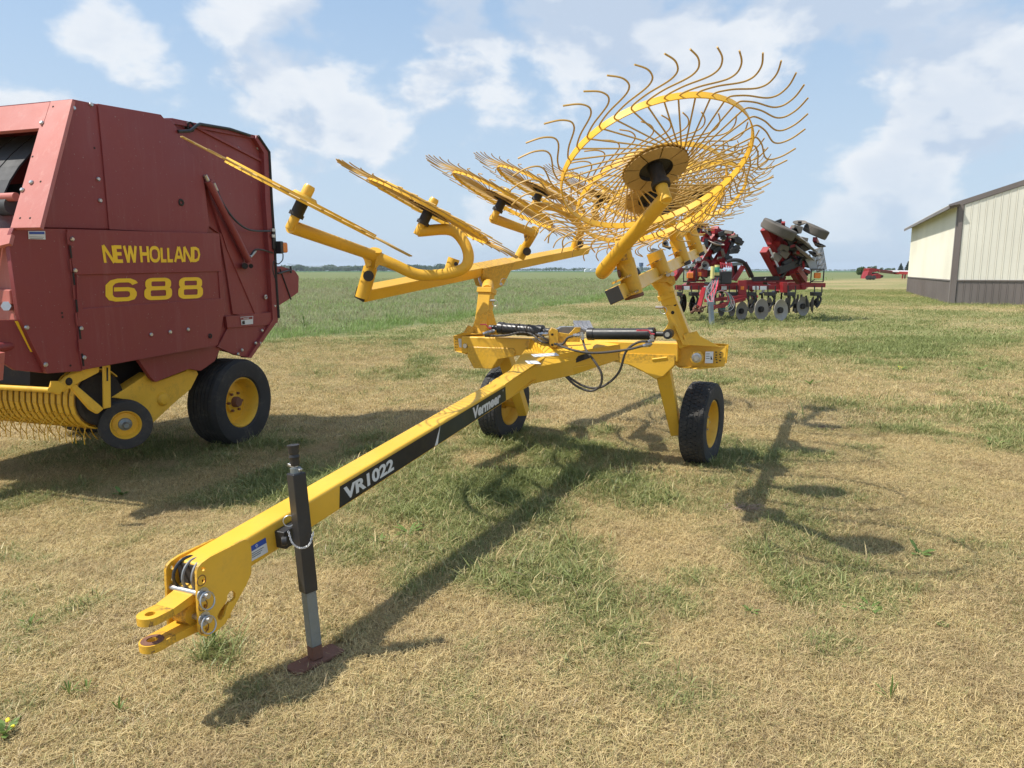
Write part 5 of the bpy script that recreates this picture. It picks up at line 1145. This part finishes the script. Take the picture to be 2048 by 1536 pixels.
hdisc(1740, 1075, 95, hy + .4, Vector((.93, -.35, 0)), M_MUD); hdisc(1780, 1050, 50, hy + .7, Vector((.6, -.8, 0)), M_DARK)
hbar('disc_arm', (1800, 960), (1790, 1060), hy + .4, hy + .4, .06, .06, M_BLK); hbar('disc_arm', (1660, 975), (1680, 1100), hy + .3, hy + .3, .05, .05, M_BLK)
for x in (1480, 1570, 1610): hbar('tine_shank', (x, 960), (x - 15, 1170), hy + .8, hy + .8, .06, .05, M_MUD)
for i in range(14):
    x = 560 + 75 * i; hbar('tine_shank', (x, 940), (x + random.uniform(-25, 25), 1150 + random.uniform(-20, 20)), hy + 1.8, hy + 2.0, .06, .06, M_DARK)
# drawbar, jack stand, hoses
hbar('drawbar', (970, 985), (520, 1030), hy - .2, hy - 1.3, .12, .10); hbar('drawbar', (960, 1010), (600, 1110), hy - .3, hy - 1.5, .10, .10)
hbar('drawbar', (500, 900), (440, 1120), hy - .2, hy - 1.6, .12, .12); hbar('hitch_link', (350, 1165), (520, 1095), hy - 1.9, hy - 1.6, .06, .05, M_RUST); hbar('hitch_link', (380, 1120), (470, 1150), hy - 1.8, hy - 1.7, .08, .07, M_RUST)
build('hitch_chain', torus(torus(MB(), at(*hz(420, 1120), hy - 1.9), Vector((.3, -1, .2)), .09, .02), at(*hz(470, 1130), hy - 1.9), Vector((.6, -1, .2)), .08, .02), M_RUST, harrow)
hbar('jack_stand', (575, 1050), (592, 1345), hy - 1.95, hy - 2.1, .115, .115, M_GALV); hbox('jack_head', 545, 1045, 620, 1080, hy - 2.0, .14, M_GALV); hbar('jack_crank', (600, 1165), (660, 1165), hy - 1.98, hy - 1.98, .02, .02, M_STEEL)
for i in range(16):
    x = 690 + random.uniform(-70, 110); 
    build('hydraulic_hose', MB().tube(bez([at(*hz(700 + random.uniform(-30, 60), 690), hy + .1), at(*hz(640 + random.uniform(-30, 30), 770), hy - .5), at(*hz(590 + random.uniform(-50, 60), 880), hy - .9), at(*hz(570 + random.uniform(-50, 50), 990), hy - 1.5), at(*hz(590 + random.uniform(-20, 20), 1080), hy - 1.8)], 5), .016, 6), (M_GREYP, M_BLK, M_GREYP, M_VALVE)[i % 4], harrow)
for i in range(6): build('coiled_hose', torus(MB(), at(*hz(690 + 8 * i, 1010 + 6 * i), hy - 1.1), Vector((.25, -1, .1 * i)), .24 + .02 * i, .012, 26), (M_GREYP, M_VALVE, M_GRNTAG, M_GREYP, M_BLK, M_GREYP)[i], harrow)
build('manual_tube', MB().cyl(at(*hz(600, 640), hy - .6), at(*hz(594, 780), hy - .6), .062, 16), M_PALEY, harrow)
mt = build('manual_tube', MB().cyl(at(*hz(650, 625), hy - .5), at(*hz(648, 745), hy - .5), .075, 16), M_PALEY, harrow); build('manual_band', MB().cyl(at(*hz(650, 650), hy - .5), at(*hz(649, 710), hy - .5), .078, 16), M_GRNTAG, mt)
for i in range(6): hbar('hose_holder', (690 + 24 * i, 600), (700 + 24 * i, 655), hy - .3, hy - .3, .03, .03, M_VALVE)
hbar('hose_holder', (685, 600), (820, 640), hy - .28, hy - .28, .05, .03, M_VALVE)
build('valve_block', MB().box(at(*hz(740, 770), hy - .2), .35, .3, .40).box(at(*hz(640, 760), hy - .4), .25, .2, .22), M_BLK, harrow, bevel=.03)
build('fold_cylinder', MB().cyl(at(*hz(860, 800), hy + .6), at(*hz(860, 620), hy + .4), .06, 12), M_BLK, harrow)
hbar('mast', (845, 800), (945, 640), hy + .3, hy + .3, .09, .14); hbar('mast', (1040, 760), (960, 600), hy + .5, hy + .5, .09, .14); hbar('mast', (830, 800), (835, 610), hy + .5, hy + .5, .08, .08)
build('hose_arch', MB().tube(bez([at(*hz(760, 590), hy), at(*hz(830, 570), hy), at(*hz(920, 580), hy), at(*hz(990, 640), hy + .2), at(*hz(1050, 760), hy + .4)], 6), .06, 8), M_BLK, harrow)
hbar('mast_rail', (780, 620), (930, 610), hy + .1, hy + .1, .16, .10, M_GALV)
hbar('fold_cylinder', (1050, 785), (1350, 775), hy + .6, hy + .7, .14, .14, M_BLK)
for i in range(46):
    x, y = random.uniform(180, 1660), random.uniform(800, 1010); b_ = at(*hz(x, y), hy + random.uniform(.3, 2.4)); e_ = b_ + Vector((random.uniform(-.25, .25), random.uniform(-.3, .3), random.uniform(-.22, .22)))
    build('frame_bracket', MB().beam(b_, e_, random.uniform(.05, .13), random.uniform(.04, .10)), (M_HRED, M_BLK, M_HRED, M_MUD, M_BLK)[i % 5], harrow)
for i in range(110):
    k = i % 2; t = random.random()
    (x0, y0), (x1, y1), wd = (((400, 740), (700, 260), 150) if k else ((1460, 720), (1330, 230), 120))
    x, y = x0 + (x1 - x0) * t + random.uniform(-wd, wd * 1.2), y0 + (y1 - y0) * t + random.uniform(-40, 40)
    if k == 0: x += 110
    b_ = at(*hz(x, y), hy + random.uniform(.2, 1.2)); e_ = b_ + Vector((random.uniform(-.3, .3), random.uniform(-.3, .3), random.uniform(-.3, .3)))
    build('wing_bracket', MB().beam(b_, e_, random.uniform(.05, .16), random.uniform(.04, .12)), (M_HRED, M_BLK, M_HRED, M_MUD, M_BLK, M_STEEL)[i % 6], harrow)
# left wing
for a, b, w_ in (((360, 780), (520, 500), .22), ((520, 500), (640, 215), .20), ((680, 600), (830, 285), .18), ((610, 640), (740, 420), .14), ((390, 560), (700, 640), .14), ((480, 330), (800, 430), .12), ((440, 240), (560, 290), .12), ((150, 780), (250, 640), .14), ((600, 240), (790, 270), .12), ((470, 420), (600, 480), .12)):
    hbar('wing_beam', a, b, hy + .3, hy + .8, w_ * 1.3, w_ * 1.3)
hbox('wing_end_plate', 480, 150, 550, 205, hy + .6, .3); hbox('wing_end_plate', 610, 210, 695, 300, hy + .7, .3); hbox('wing_side_plate', 390, 670, 540, 760, hy + .1, .15); hbox('reflector', 435, 708, 472, 750, hy + .08, .01, M_ORANGE)
for x, y in ((410, 200), (440, 170), (870, 330), (890, 360), (850, 440), (830, 470), (760, 540), (580, 420), (640, 450), (700, 270), (400, 240)):
    build('gang_clamp', MB().box(at(*hz(x, y), hy + .4), .28, .3, .16, Matrix.Rotation(random.uniform(-.6, .6), 3, 'Y')), M_BLK, harrow, bevel=.02)
hbar('black_strut', (830, 370), (740, 560), hy + .4, hy + .4, .10, .10, M_BLK); hbar('black_strut', (800, 400), (900, 470), hy + .4, hy + .4, .08, .08, M_BLK); hbar('black_strut', (840, 300), (920, 350), hy + .4, hy + .4, .09, .09, M_BLK)
hdisc(640, 370, 95, hy + .2, Vector((.25, -.25, .94)), M_DUSTY); hdisc(560, 240, 60, hy + .3, Vector((.7, -.5, .3))); hdisc(515, 630, 52, hy, Vector((.4, -.9, .2))); hdisc(60, 380, 55, hy + .4, Vector((.6, -.7, .3)))
hbar('black_strut', (30, 400), (120, 440), hy + .3, hy + .3, .08, .08, M_BLK)
for i in range(5): hbar('white_rod', (480 + 22 * i, 560 - 35 * i), (500 + 22 * i, 520 - 35 * i), hy + .1, hy + .1, .02, .02, M_WHITE)
# right wing
for a, b, w_ in (((1190, 450), (1380, 800), .20), ((1210, 200), (1460, 720), .24), ((1330, 330), (1420, 640), .20), ((1540, 660), (1640, 800), .16), ((1230, 330), (1470, 280), .12), ((1380, 560), (1560, 450), .12), ((1500, 700), (1580, 820), .12), ((1760, 330), (1790, 390), .10), ((1420, 380), (1560, 460), .14), ((1300, 600), (1560, 520), .12), ((1240, 360), (1400, 340), .14)):
    hbar('wing_beam', a, b, hy + .3, hy + .9, w_ * 1.25, w_ * 1.25)
hbar('white_edge_strip', (1245, 440), (1352, 660), hy + .15, hy + .2, .04, .05, M_WHITE)
hbox('wing_end_plate', 1185, 135, 1245, 190, hy + .6, .3)
hbar('black_strut', (1350, 690), (1560, 600), hy + .1, hy + .3, .18, .22, M_BLK); hbar('black_strut', (1210, 190), (1380, 125), hy + .5, hy + .5, .14, .14, M_BLK); hbar('black_strut', (1560, 600), (1700, 640), hy + .3, hy + .3, .12, .12, M_BLK)
for x, y in ((1400, 440), (1500, 420), (1400, 500), (1500, 250), (1550, 220), (1620, 600), (1650, 560), (1440, 600), (1310, 540), (1580, 480), (1480, 340), (1640, 430), (1610, 350)):
    build('gang_clamp', MB().box(at(*hz(x, y), hy + .3), .30, .3, .22, Matrix.Rotation(random.uniform(-.6, .6), 3, 'Y')), (M_BLK, M_BLK, M_MUD)[int(x) % 3], harrow, bevel=.02)
def htyre(x, y, Y, axv, Ro, W): 
    c = at(*hz(x, y), Y); return tyre_parts(harrow, c, axv, Ro, W, Ro * .5, M_MUD, M_TYRED, ribs=5, name='raised_wheel')
htyre(1350, 220, hy - .2, Vector((.38, -.25, .89)), .56, .30); htyre(1775, 240, hy + .5, Vector((.36, -.25, .89)), .40, .28)
for x, y, r_, axv in ((1570, 300, 140, (.50, -.25, .83)), (1590, 140, 75, (-.1, -.3, .95)), (1680, 385, 140, (.62, -.25, .74)), (1815, 390, 72, (.28, -.3, .91)), (1650, 490, 140, (.60, -.22, .77)), (1765, 495, 78, (.2, -.3, .93)), (1700, 200, 60, (.2, -.5, .8))):
    hdisc(x, y, r_, hy - .1 if r_ > 100 else hy + .4, Vector(axv), M_DUSTY if r_ > 100 else M_MUD)
bk = MB()
pA, pB = (1740, 440), (1830, 680)
for k in range(8):
    o_ = 110 * (k / 7 - .5); bk.tube([at(*hz(1795 + o_ * .95, 440 - o_ * .35), hy + .3 + .2 * math.cos(k)), at(*hz(1840 + o_ * .95, 690 - o_ * .35), hy + .3 + .2 * math.cos(k))], .018, 5)
for t in range(5):
    x, y = 1795 + 11 * t, 440 + 62 * t; bk.tube([at(*hz(x - 52, y + 19), hy + .2), at(*hz(x, y), hy + .05), at(*hz(x + 52, y - 19), hy + .3)], .016, 5)
o = build('rolling_basket', bk, M_DUSTY, harrow); o['kind'] = 'stuff'
hb_('wing_shield', [hz(1655, 560), hz(1760, 530), hz(1800, 680), hz(1725, 700)], hy + .1, .04, M_FOAM)
for x, y, c_ in ((1790, 745, 1), (340, 745, 1)):
    b_ = at(*hz(x, y), hy); f_ = build('lamp_guard', MB().beam(b_ + Vector((-.20, 0, -.2)), b_ + Vector((-.20, 0, .2)), .03, .03, up=Vector((1, 0, 0))).beam(b_ + Vector((.20, 0, -.2)), b_ + Vector((.20, 0, .2)), .03, .03, up=Vector((1, 0, 0))).beam(b_ + Vector((-.2, 0, .2)), b_ + Vector((.2, 0, .2)), .03, .03).beam(b_ + Vector((-.2, 0, -.2)), b_ + Vector((.2, 0, -.2)), .03, .03), M_BLK, harrow)
    build('amber_lamp', MB().box(b_, .20, .10, .18), M_ORANGE, f_, bevel=.02)
hbar('lamp_bracket', (1700, 830), (1760, 790), hy, hy, .03, .03, M_BLK)

# ================================================================== RED SWATHER by the shed
sw = empty('mower_conditioner', tuple(gnd(1745, 557)), 'small red towed mower conditioner parked in tall grass beyond the shed', 'mower')
sY = 125.
def s5(x, y): return 1700 + x / 14.63, 510 + y / 14.63
def sbox(name, px, mat=None, Y=sY, dep=2.): return build(name, MB().prism([at(*s5(*p), Y) for p in px], Vector((0, dep, 0))), mat or M_HRED, sw)
sbox('upper_housing', [(560, 400), (640, 385), (860, 410), (880, 470), (700, 500), (560, 510)])
sbox('side_frame', [(545, 480), (640, 470), (640, 690), (480, 690), (500, 610)], Y=sY - .5)
sbox('crop_shield', [(680, 580), (840, 545), (980, 600), (970, 650), (880, 690), (660, 700)], Y=sY - 1)
sbox('shield_opening', [(900, 600), (980, 600), (965, 650), (900, 660)], M_DARK, sY - 1.05, .05); sbox('header_gap', [(680, 510), (830, 525), (840, 560), (690, 580)], M_DARK, sY - .2, .5)
for x in (520, 600, 690): build('transport_wheel', MB().cyl(at(*s5(x, 660), sY - 1.2), at(*s5(x, 660), sY - .9), .38, 16), M_RUB, sw)
build('tongue', MB().beam(at(*s5(850, 480), sY), at(*s5(1400, 540), sY + 3), .35, .35), M_RUST, sw); build('upper_boom', MB().beam(at(*s5(760, 440), sY), at(*s5(1360, 490), sY + 3), .3, .25), M_HRED, sw)
wr = empty('grain_auger', tuple(gnd(1800, 556)), 'long low red auger half hidden behind the shed corner', 'auger')
build('auger_tube', MB().beam(at(*s5(1000, 465), 130), at(*s5(1800, 480), 122), .35, .3), M_WHITE, wr); build('auger_frame', MB().beam(at(*s5(1300, 510), 128), at(*s5(1800, 535), 121), .7, .45), M_HRED, wr)
for x in (1550, 1620): build('auger_leg', MB().beam(at(*s5(x, 540), 124), at(*s5(x - 20, 690), 124), .18, .18), M_HRED, wr)

# ================================================================== FAR THINGS
M_LEAF = grass_mat('far_leaf', (.07, .115, .045), (.11, .16, .055), (.07, .115, .045), (.11, .16, .055), False)
M_CONI = grass_mat('conifer_leaf', (.018, .040, .022), (.03, .055, .028), (.02, .04, .02), (.03, .055, .03), False)
M_BARK = paint('bark', (.11, .08, .06), .9, amt=.4)
def crown_mb(c, rx, rz, n, leaf, conif=False):
    mb = MB(); bl = []
    lobes = [(random.uniform(-.55, .55), random.uniform(-.55, .55), random.uniform(-.45, .55), random.uniform(.35, .6)) for _ in range(9)]
    for _ in range(n):
        if conif:
            t = random.random() ** .7; rr = rx * t * random.uniform(.55, 1.05) * (1 + .25 * math.sin(t * 40)); a = random.uniform(0, 6.283)
            p = Vector((rr * math.cos(a), rr * math.sin(a), rz * (1 - 2 * t)))
        else:
            lx_, ly_, lz_, lr = random.choice(lobes); d = Vector((random.gauss(0, 1), random.gauss(0, 1), random.gauss(0, 1))).normalized() * lr * random.uniform(.6, 1.)
            p = Vector(((lx_ + d.x) * rx, (ly_ + d.y) * rx, (lz_ + d.z) * rz))
        s_ = leaf * random.uniform(.6, 1.3); q = Quaternion((random.random() - .5, random.random() - .5, random.random() - .5, random.random() - .5)).normalized()
        mb.add([c + p + q @ Vector((x * s_, y * s_, 0)) for x, y in ((-1, -.5), (0, -.8), (1, .1), (.1, .9), (-.7, .6))], [(0, 1, 2, 3, 4)])
    return mb
def tree(u, vbase, vtop, wpx, Y, label, name='tree', conif=False, n=900, group=None):
    b = at(u, vbase, Y); t = at(u, vtop, Y); h = t.z - b.z; b.z = 0; h = t.z
    root = empty(name, tuple(b), label, 'tree', group); rx = wpx / F * Y / 2
    build('trunk', MB().lathe([(h * .03, 0), (h * .022, h * .35), (h * .008, h * .8)], b, (0, 0, 1), 8, cap=True), M_BARK, root)
    cz = h * (.56 if not conif else .54); mb = crown_mb(b + Vector((0, 0, cz)), rx, h * (.44 if not conif else .46), n, h * .045, conif)
    o = build('crown', mb, M_CONI if conif else M_LEAF, root)
    a_ = o.data.attributes.new('bl', 'FLOAT', 'POINT'); a_.data.foreach_set('value', np.repeat(rng.random(len(mb.f)), 5).astype(np.float32)[:len(mb.v)])
    return root
tree(1722, 553, 531, 20, 150, 'bushy green tree at the left of the red mower', n=1400)
tree(1735, 553, 533, 11, 152, 'narrow green tree close behind the red mower', n=700)
tree(1741, 541, 531, 12, 420, 'small rounded tree left of the twin firs, first behind the mower'); tree(1748, 541, 531, 13, 430, 'rounded tree above the middle of the red mower')
tree(1762, 541, 535, 9, 450, 'lone low tree right of the red mower'); tree(1776, 541, 535, 20, 460, 'wide low tree midway between mower and firs'); tree(1786, 541, 535, 7, 450, 'tiny tree just left of the taller firs')
tree(1801, 543, 526, 14, 380, 'dark fir tree standing a little clear of the shed', 'fir_tree', True); tree(1815, 543, 523, 15, 360, 'dark fir tree touching the shed wall in view', 'fir_tree', True)
tree(1111, 540, 533.5, 5, 1100, 'slim dark tree, taller of the pair in the middle of the skyline', n=300); tree(1118, 541, 536, 6, 1100, 'short rounded tree beside the slim skyline tree', n=300); tree(1149, 541, 535.5, 9, 1050, 'round solitary tree on the skyline between boom and farmstead', n=500)
for i, (u, w_, hpx) in enumerate(((1093, 5, 4), (1099, 5, 4), (1104, 4, 4.5), (1070, 22, 5), (1052, 16, 4))): tree(u, 541.5, 541.5 - hpx, w_, 1200 + 20 * i, ('small tree on the skyline under the yellow boom tip', 'small tree next to the boom tip on the skyline', 'thin small tree left of the slim skyline tree', 'broad low grove on the skyline below the boom', 'low grove on the skyline left of the broad grove')[i], n=400)
tree(790 + 440, 541, 534, 12, 900, 'tree behind the white farm buildings', n=500); tree(1179, 541, 536.5, 9, 1000, 'tree behind the left white farm building', n=400)
tree(1385, 541, 533, 13, 900, 'tree seen between the harrow and the rake post', n=500); tree(1368, 541, 531, 9, 880, 'tree seen just left of the harrow wing', n=500)
def woodmass(name, u0, u1, Y, hpx, label, n, dens=1.):
    mb = MB(); bl = []
    k = int(abs(u1 - u0) / 1.5)
    for i in range(k):
        u = u0 + (u1 - u0) * (i + random.random()) / k; env = .5 + .5 * (fbm(np.array([u / 14.]), np.array([3.]), 1., 7, 3)[0] * 1.5); h = max(1.5, hpx * env * Y / F)
        b = at(u, 541, Y); b.z = 0; b.y += random.uniform(-30, 30)
        m2 = crown_mb(b + Vector((0, 0, h * .5)), h * .65 + 2, h * .52, n, h * .10); mb.add(m2.v, m2.f)
    o = build(name, mb, M_LEAF, None); tag(o, label, 'wood', kind='stuff')
    a_ = o.data.attributes.new('bl', 'FLOAT', 'POINT'); a_.data.foreach_set('value', np.repeat(rng.random(len(mb.f)), 5).astype(np.float32)[:len(mb.v)])
woodmass('distant_wood', 560, 940, 1500, 13, 'hazy blue-green line of distant woodland on the left skyline', 110)
woodmass('distant_wood', -900, 560, 1700, 11, 'distant woodland behind the baler and beyond the left edge', 30)
woodmass('distant_wood', 1030, 1420, 2300, 7, 'faint low woodland far off between the booms', 40)
woodmass('distant_wood', 1440, 1720, 2500, 4, 'very faint tree belt right of the harrow', 40)
# farmstead
fm = [(1170, 1180, 537, 541.5, 'left white farm building with a low pale roof'), (1181, 1192, 537.5, 541.5, 'middle white farm building beside the tree'), (1217, 1229, 537, 541.5, 'right white farm building behind the rake arm')]
for u0, u1, v0, v1, lab in fm:
    a, b = at(u0, v1, 900), at(u1, v1, 900); hh = at(u0, v0, 900).z; a.z = b.z = 0
    r_ = empty('farm_building', tuple(a), lab, 'building'); w_ = b - a
    build('wall', MB().prism([a, b, b + BZ * hh * .55, a + BZ * hh * .55], (0, 12, 0)), M_WHITE, r_)
    build('roof', MB().prism([a + BZ * hh * .55, b + BZ * hh * .55, b + BZ * hh * .8 - w_ * .15, (a + b) / 2 + BZ * hh, a + BZ * hh * .8 + w_ * .15], (0, 12, 0)), M_WHITE, r_)
a = at(1282, 541, 800); a.z = 0; zt = at(1282, 525.5, 800).z
r_ = empty('feed_tower', tuple(a), 'dark blue cylindrical feed tower on the skyline between the rake posts', 'silo')
build('shell', MB().cyl(a, a + BZ * zt * .62, 1.9, 14), M_GALV, r_); build('upper_tank', MB().cyl(a + BZ * zt * .62, a + BZ * zt, 2.4, 14), paint('blue_tank', (.05, .09, .18), .4), r_)
for u, v0, r0, lab in ((1274, 532, 2.0, 'pale grain silo just left of the blue feed tower'), (1262, 534, 1.3, 'small pale silo further left of the blue tower')):
    a = at(u, 541, 820); a.z = 0; zt = at(u, v0, 820).z; r_ = empty('grain_silo', tuple(a), lab, 'silo')
    build('shell', MB().cyl(a, a + BZ * zt * .82, r0, 14), M_WHITE, r_); build('roof', MB().cyl(a + BZ * zt * .82, a + BZ * zt, r0, 14, .2), M_FOAM, r_)
# irrigation pivot in the far field
pv = empty('irrigation_pivot', tuple(at(612, 541, 420)), 'thin grey centre-pivot irrigator spanning the far field', 'irrigator')
p0, p1, p2 = at(574, 527.5, 420), at(614, 532, 420), at(700, 535, 420)
pp = bez([p0, at(590, 528.8, 420), p1, at(650, 533.5, 420), p2], 5)
build('pipe', MB().tube(pp, .09, 6), M_GALV, pv); build('truss_cable', MB().tube([p + Vector((0, 0, -.5 * math.sin(i * 3.14 / 10))) for i, p in enumerate(pp)], .04, 5), M_GALV, pv)
g0 = at(614, 541, 420); g0.z = 0; build('tower', MB().beam(p1, g0 + Vector((-1.5, 0, 0)), .1, .1).beam(p1, g0 + Vector((1.5, 0, 0)), .1, .1), M_GALV, pv)

# ================================================================== WEEDS, CLODS
def weed(u, v, lab, n=7, l=.07, w_=.022, erect=.35, cat='weed', name='weed', flowers=0, zoff=0.):
    b = gnd(u, v); b.z = float(gz(b.x, b.y)); mb = MB()
    for i in range(n):
        a = 6.283 * i / n + random.uniform(-.4, .4); el = random.uniform(erect * .4, erect * 1.6); L_ = l * random.uniform(.6, 1.2); d = Vector((math.cos(a) * math.cos(el), math.sin(a) * math.cos(el), math.sin(el))); s_ = Vector((-math.sin(a), math.cos(a), 0))
        pts = []; fs = []
        for k, (t, ww) in enumerate(((0, .25), (.25, .5), (.5, 1.), (.75, .95), (1., .15))):
            c = b + d * (L_ * t) + Vector((0, 0, .01 + .25 * L_ * t * (1 - t) - .1 * L_ * t * t)); pts += [c - s_ * w_ * ww / 2 * random.uniform(.8, 1.2), c + s_ * w_ * ww / 2 * random.uniform(.8, 1.2)]
        fs = [(2 * k, 2 * k + 1, 2 * k + 3, 2 * k + 2) for k in range(4)]; mb.add(pts, fs)
    r_ = empty(name, tuple(b), lab, cat); o = build('leaves', mb, M_WEED, r_)
    a_ = o.data.attributes.new('bl', 'FLOAT', 'POINT'); a_.data.foreach_set('value', rng.random(len(mb.v)).astype(np.float32))
    for k in range(flowers):
        c = b + Vector((random.uniform(-.04, .04), random.uniform(-.04, .04), random.uniform(.03, .08)))
        build('flower', MB().ball(c, .007, 8, .6), M_FLOWER, r_)
M_FLOWER = paint('yellow_petals', (.85, .70, .03), .6, amt=.05)
weed(1838, 1116, 'broad green dandelion leaf standing up in dry grass at the right', 5, .09, .035, .7)
weed(818, 1072, 'leafy green weed in the dry grass below the tongue', 12, .11, .018, .4); weed(760, 1090, 'smaller weed left of the leafy weed below the tongue', 7, .07, .014, .5)
weed(1740, 1225, 'low spreading bright weed near the lower right watermark area', 9, .08, .02, .25); weed(1700, 1222, 'small low weed left of the spreading bright weed', 6, .05, .016, .3)
weed(240, 953, 'leafy weed at the edge of the baler shadow', 8, .10, .03, .5); weed(1885, 1258, 'tiny weed rosette at lower right', 6, .04, .016, .3); weed(1780, 1410, 'spiky green grass weed near the bottom right', 9, .10, .006, 1.1)
weed(10, 1478, 'yellow flowering weed at the left edge', 9, .08, .02, .6, flowers=3); weed(240, 1432, 'small spiky green tuft left of the tongue shadow', 8, .07, .006, 1.1); weed(175, 1390, 'twin spiky green tuft near the bottom left', 8, .08, .006, 1.1); weed(140, 1395, 'short spiky tuft leftmost of the bottom left tufts', 7, .06, .006, 1.1)
weed(60, 1245, 'small green weed left of the hitch', 6, .06, .012, .8); weed(1800, 742, 'yellow flowering weed on the mown strip at right', 14, .22, .03, .5, flowers=8); weed(1960, 742, 'low weed at the far right of the mown strip', 10, .2, .03, .4)
weed(1620, 770, 'weed right of the rake on the mown strip', 9, .16, .03, .5); weed(608, 655, 'bright green thistle clump on the meadow edge', 26, .34, .03, 1.0); weed(1500, 1230, 'faint green weed in the open dry grass', 7, .06, .014, .5)
weed(1610, 1190, 'low rosette weed in the right foreground', 8, .06, .02, .3); weed(430, 1305, 'tall green grass weed under the hitch plate', 12, .15, .008, 1.15); weed(1990, 890, 'green weed at the right edge below the strip', 8, .12, .03, .5)
def clod(u, v, rx, lab, n=1):
    b = gnd(u, v); b.z = float(gz(b.x, b.y)); mb = MB(); segs = 12
    vs = []; fs = []
    for i in range(7):
        for k in range(segs):
            t = math.pi / 2 * i / 6; a = 6.283 * k / segs; q = 1 + random.uniform(-.22, .22); vs.append(b + Vector((rx * math.cos(t) * math.cos(a) * q, rx * .55 * math.cos(t) * math.sin(a) * q, rx * .42 * math.sin(t) * q - .004)))
    for i in range(6):
        for k in range(segs): fs.append((i * segs + k, i * segs + (k + 1) % segs, (i + 1) * segs + (k + 1) % segs, (i + 1) * segs + k))
    mb.add(vs, fs); o = build('dirt_clod', mb, M_SOIL, None, base=True); tag(o, lab, 'clod')
clod(1645, 858, .09, 'dark clod of soil on the dry grass right of the wheel'); clod(1662, 861, .06, 'smaller flat clod touching the dark clod')
b = gnd(1492, 1022); b.z = float(gz(b.x, b.y)); mb = MB()
for _ in range(160):
    p = b + Vector((random.gauss(0, .06), random.gauss(0, .03), random.uniform(.0, .03))); a = random.uniform(0, 6.28) ; mb.beam(p, p + Vector((math.cos(a) * .05, math.sin(a) * .05, random.uniform(-.01, .015))), .003, .002)
o = build('hay_wad', mb, paint('dry_hay', (.36, .25, .17), .9, amt=.3), None, base=True); tag(o, 'grey-brown wad of dead hay beside the boom shadow', 'hay', kind='stuff')

# ------------------------------------------------------------------ summer haze
hm = bpy.data.materials.new('haze'); hm.use_nodes = True; hnt = hm.node_tree; hnt.nodes.clear()
ho = N(hnt, 'ShaderNodeOutputMaterial'); hv = N(hnt, 'ShaderNodeVolumePrincipled')
hv.inputs['Color'].default_value = (.72, .82, .95, 1); hv.inputs['Density'].default_value = .00013; hv.inputs['Anisotropy'].default_value = .0
L(hnt, hv.outputs[0], ho.inputs['Volume'])
hzb = build('haze', MB().box((0, 1600, 29), 9000, 9000, 64), hm, None); tag(hzb, 'thin pale summer haze over the fields', 'haze', kind='stuff')
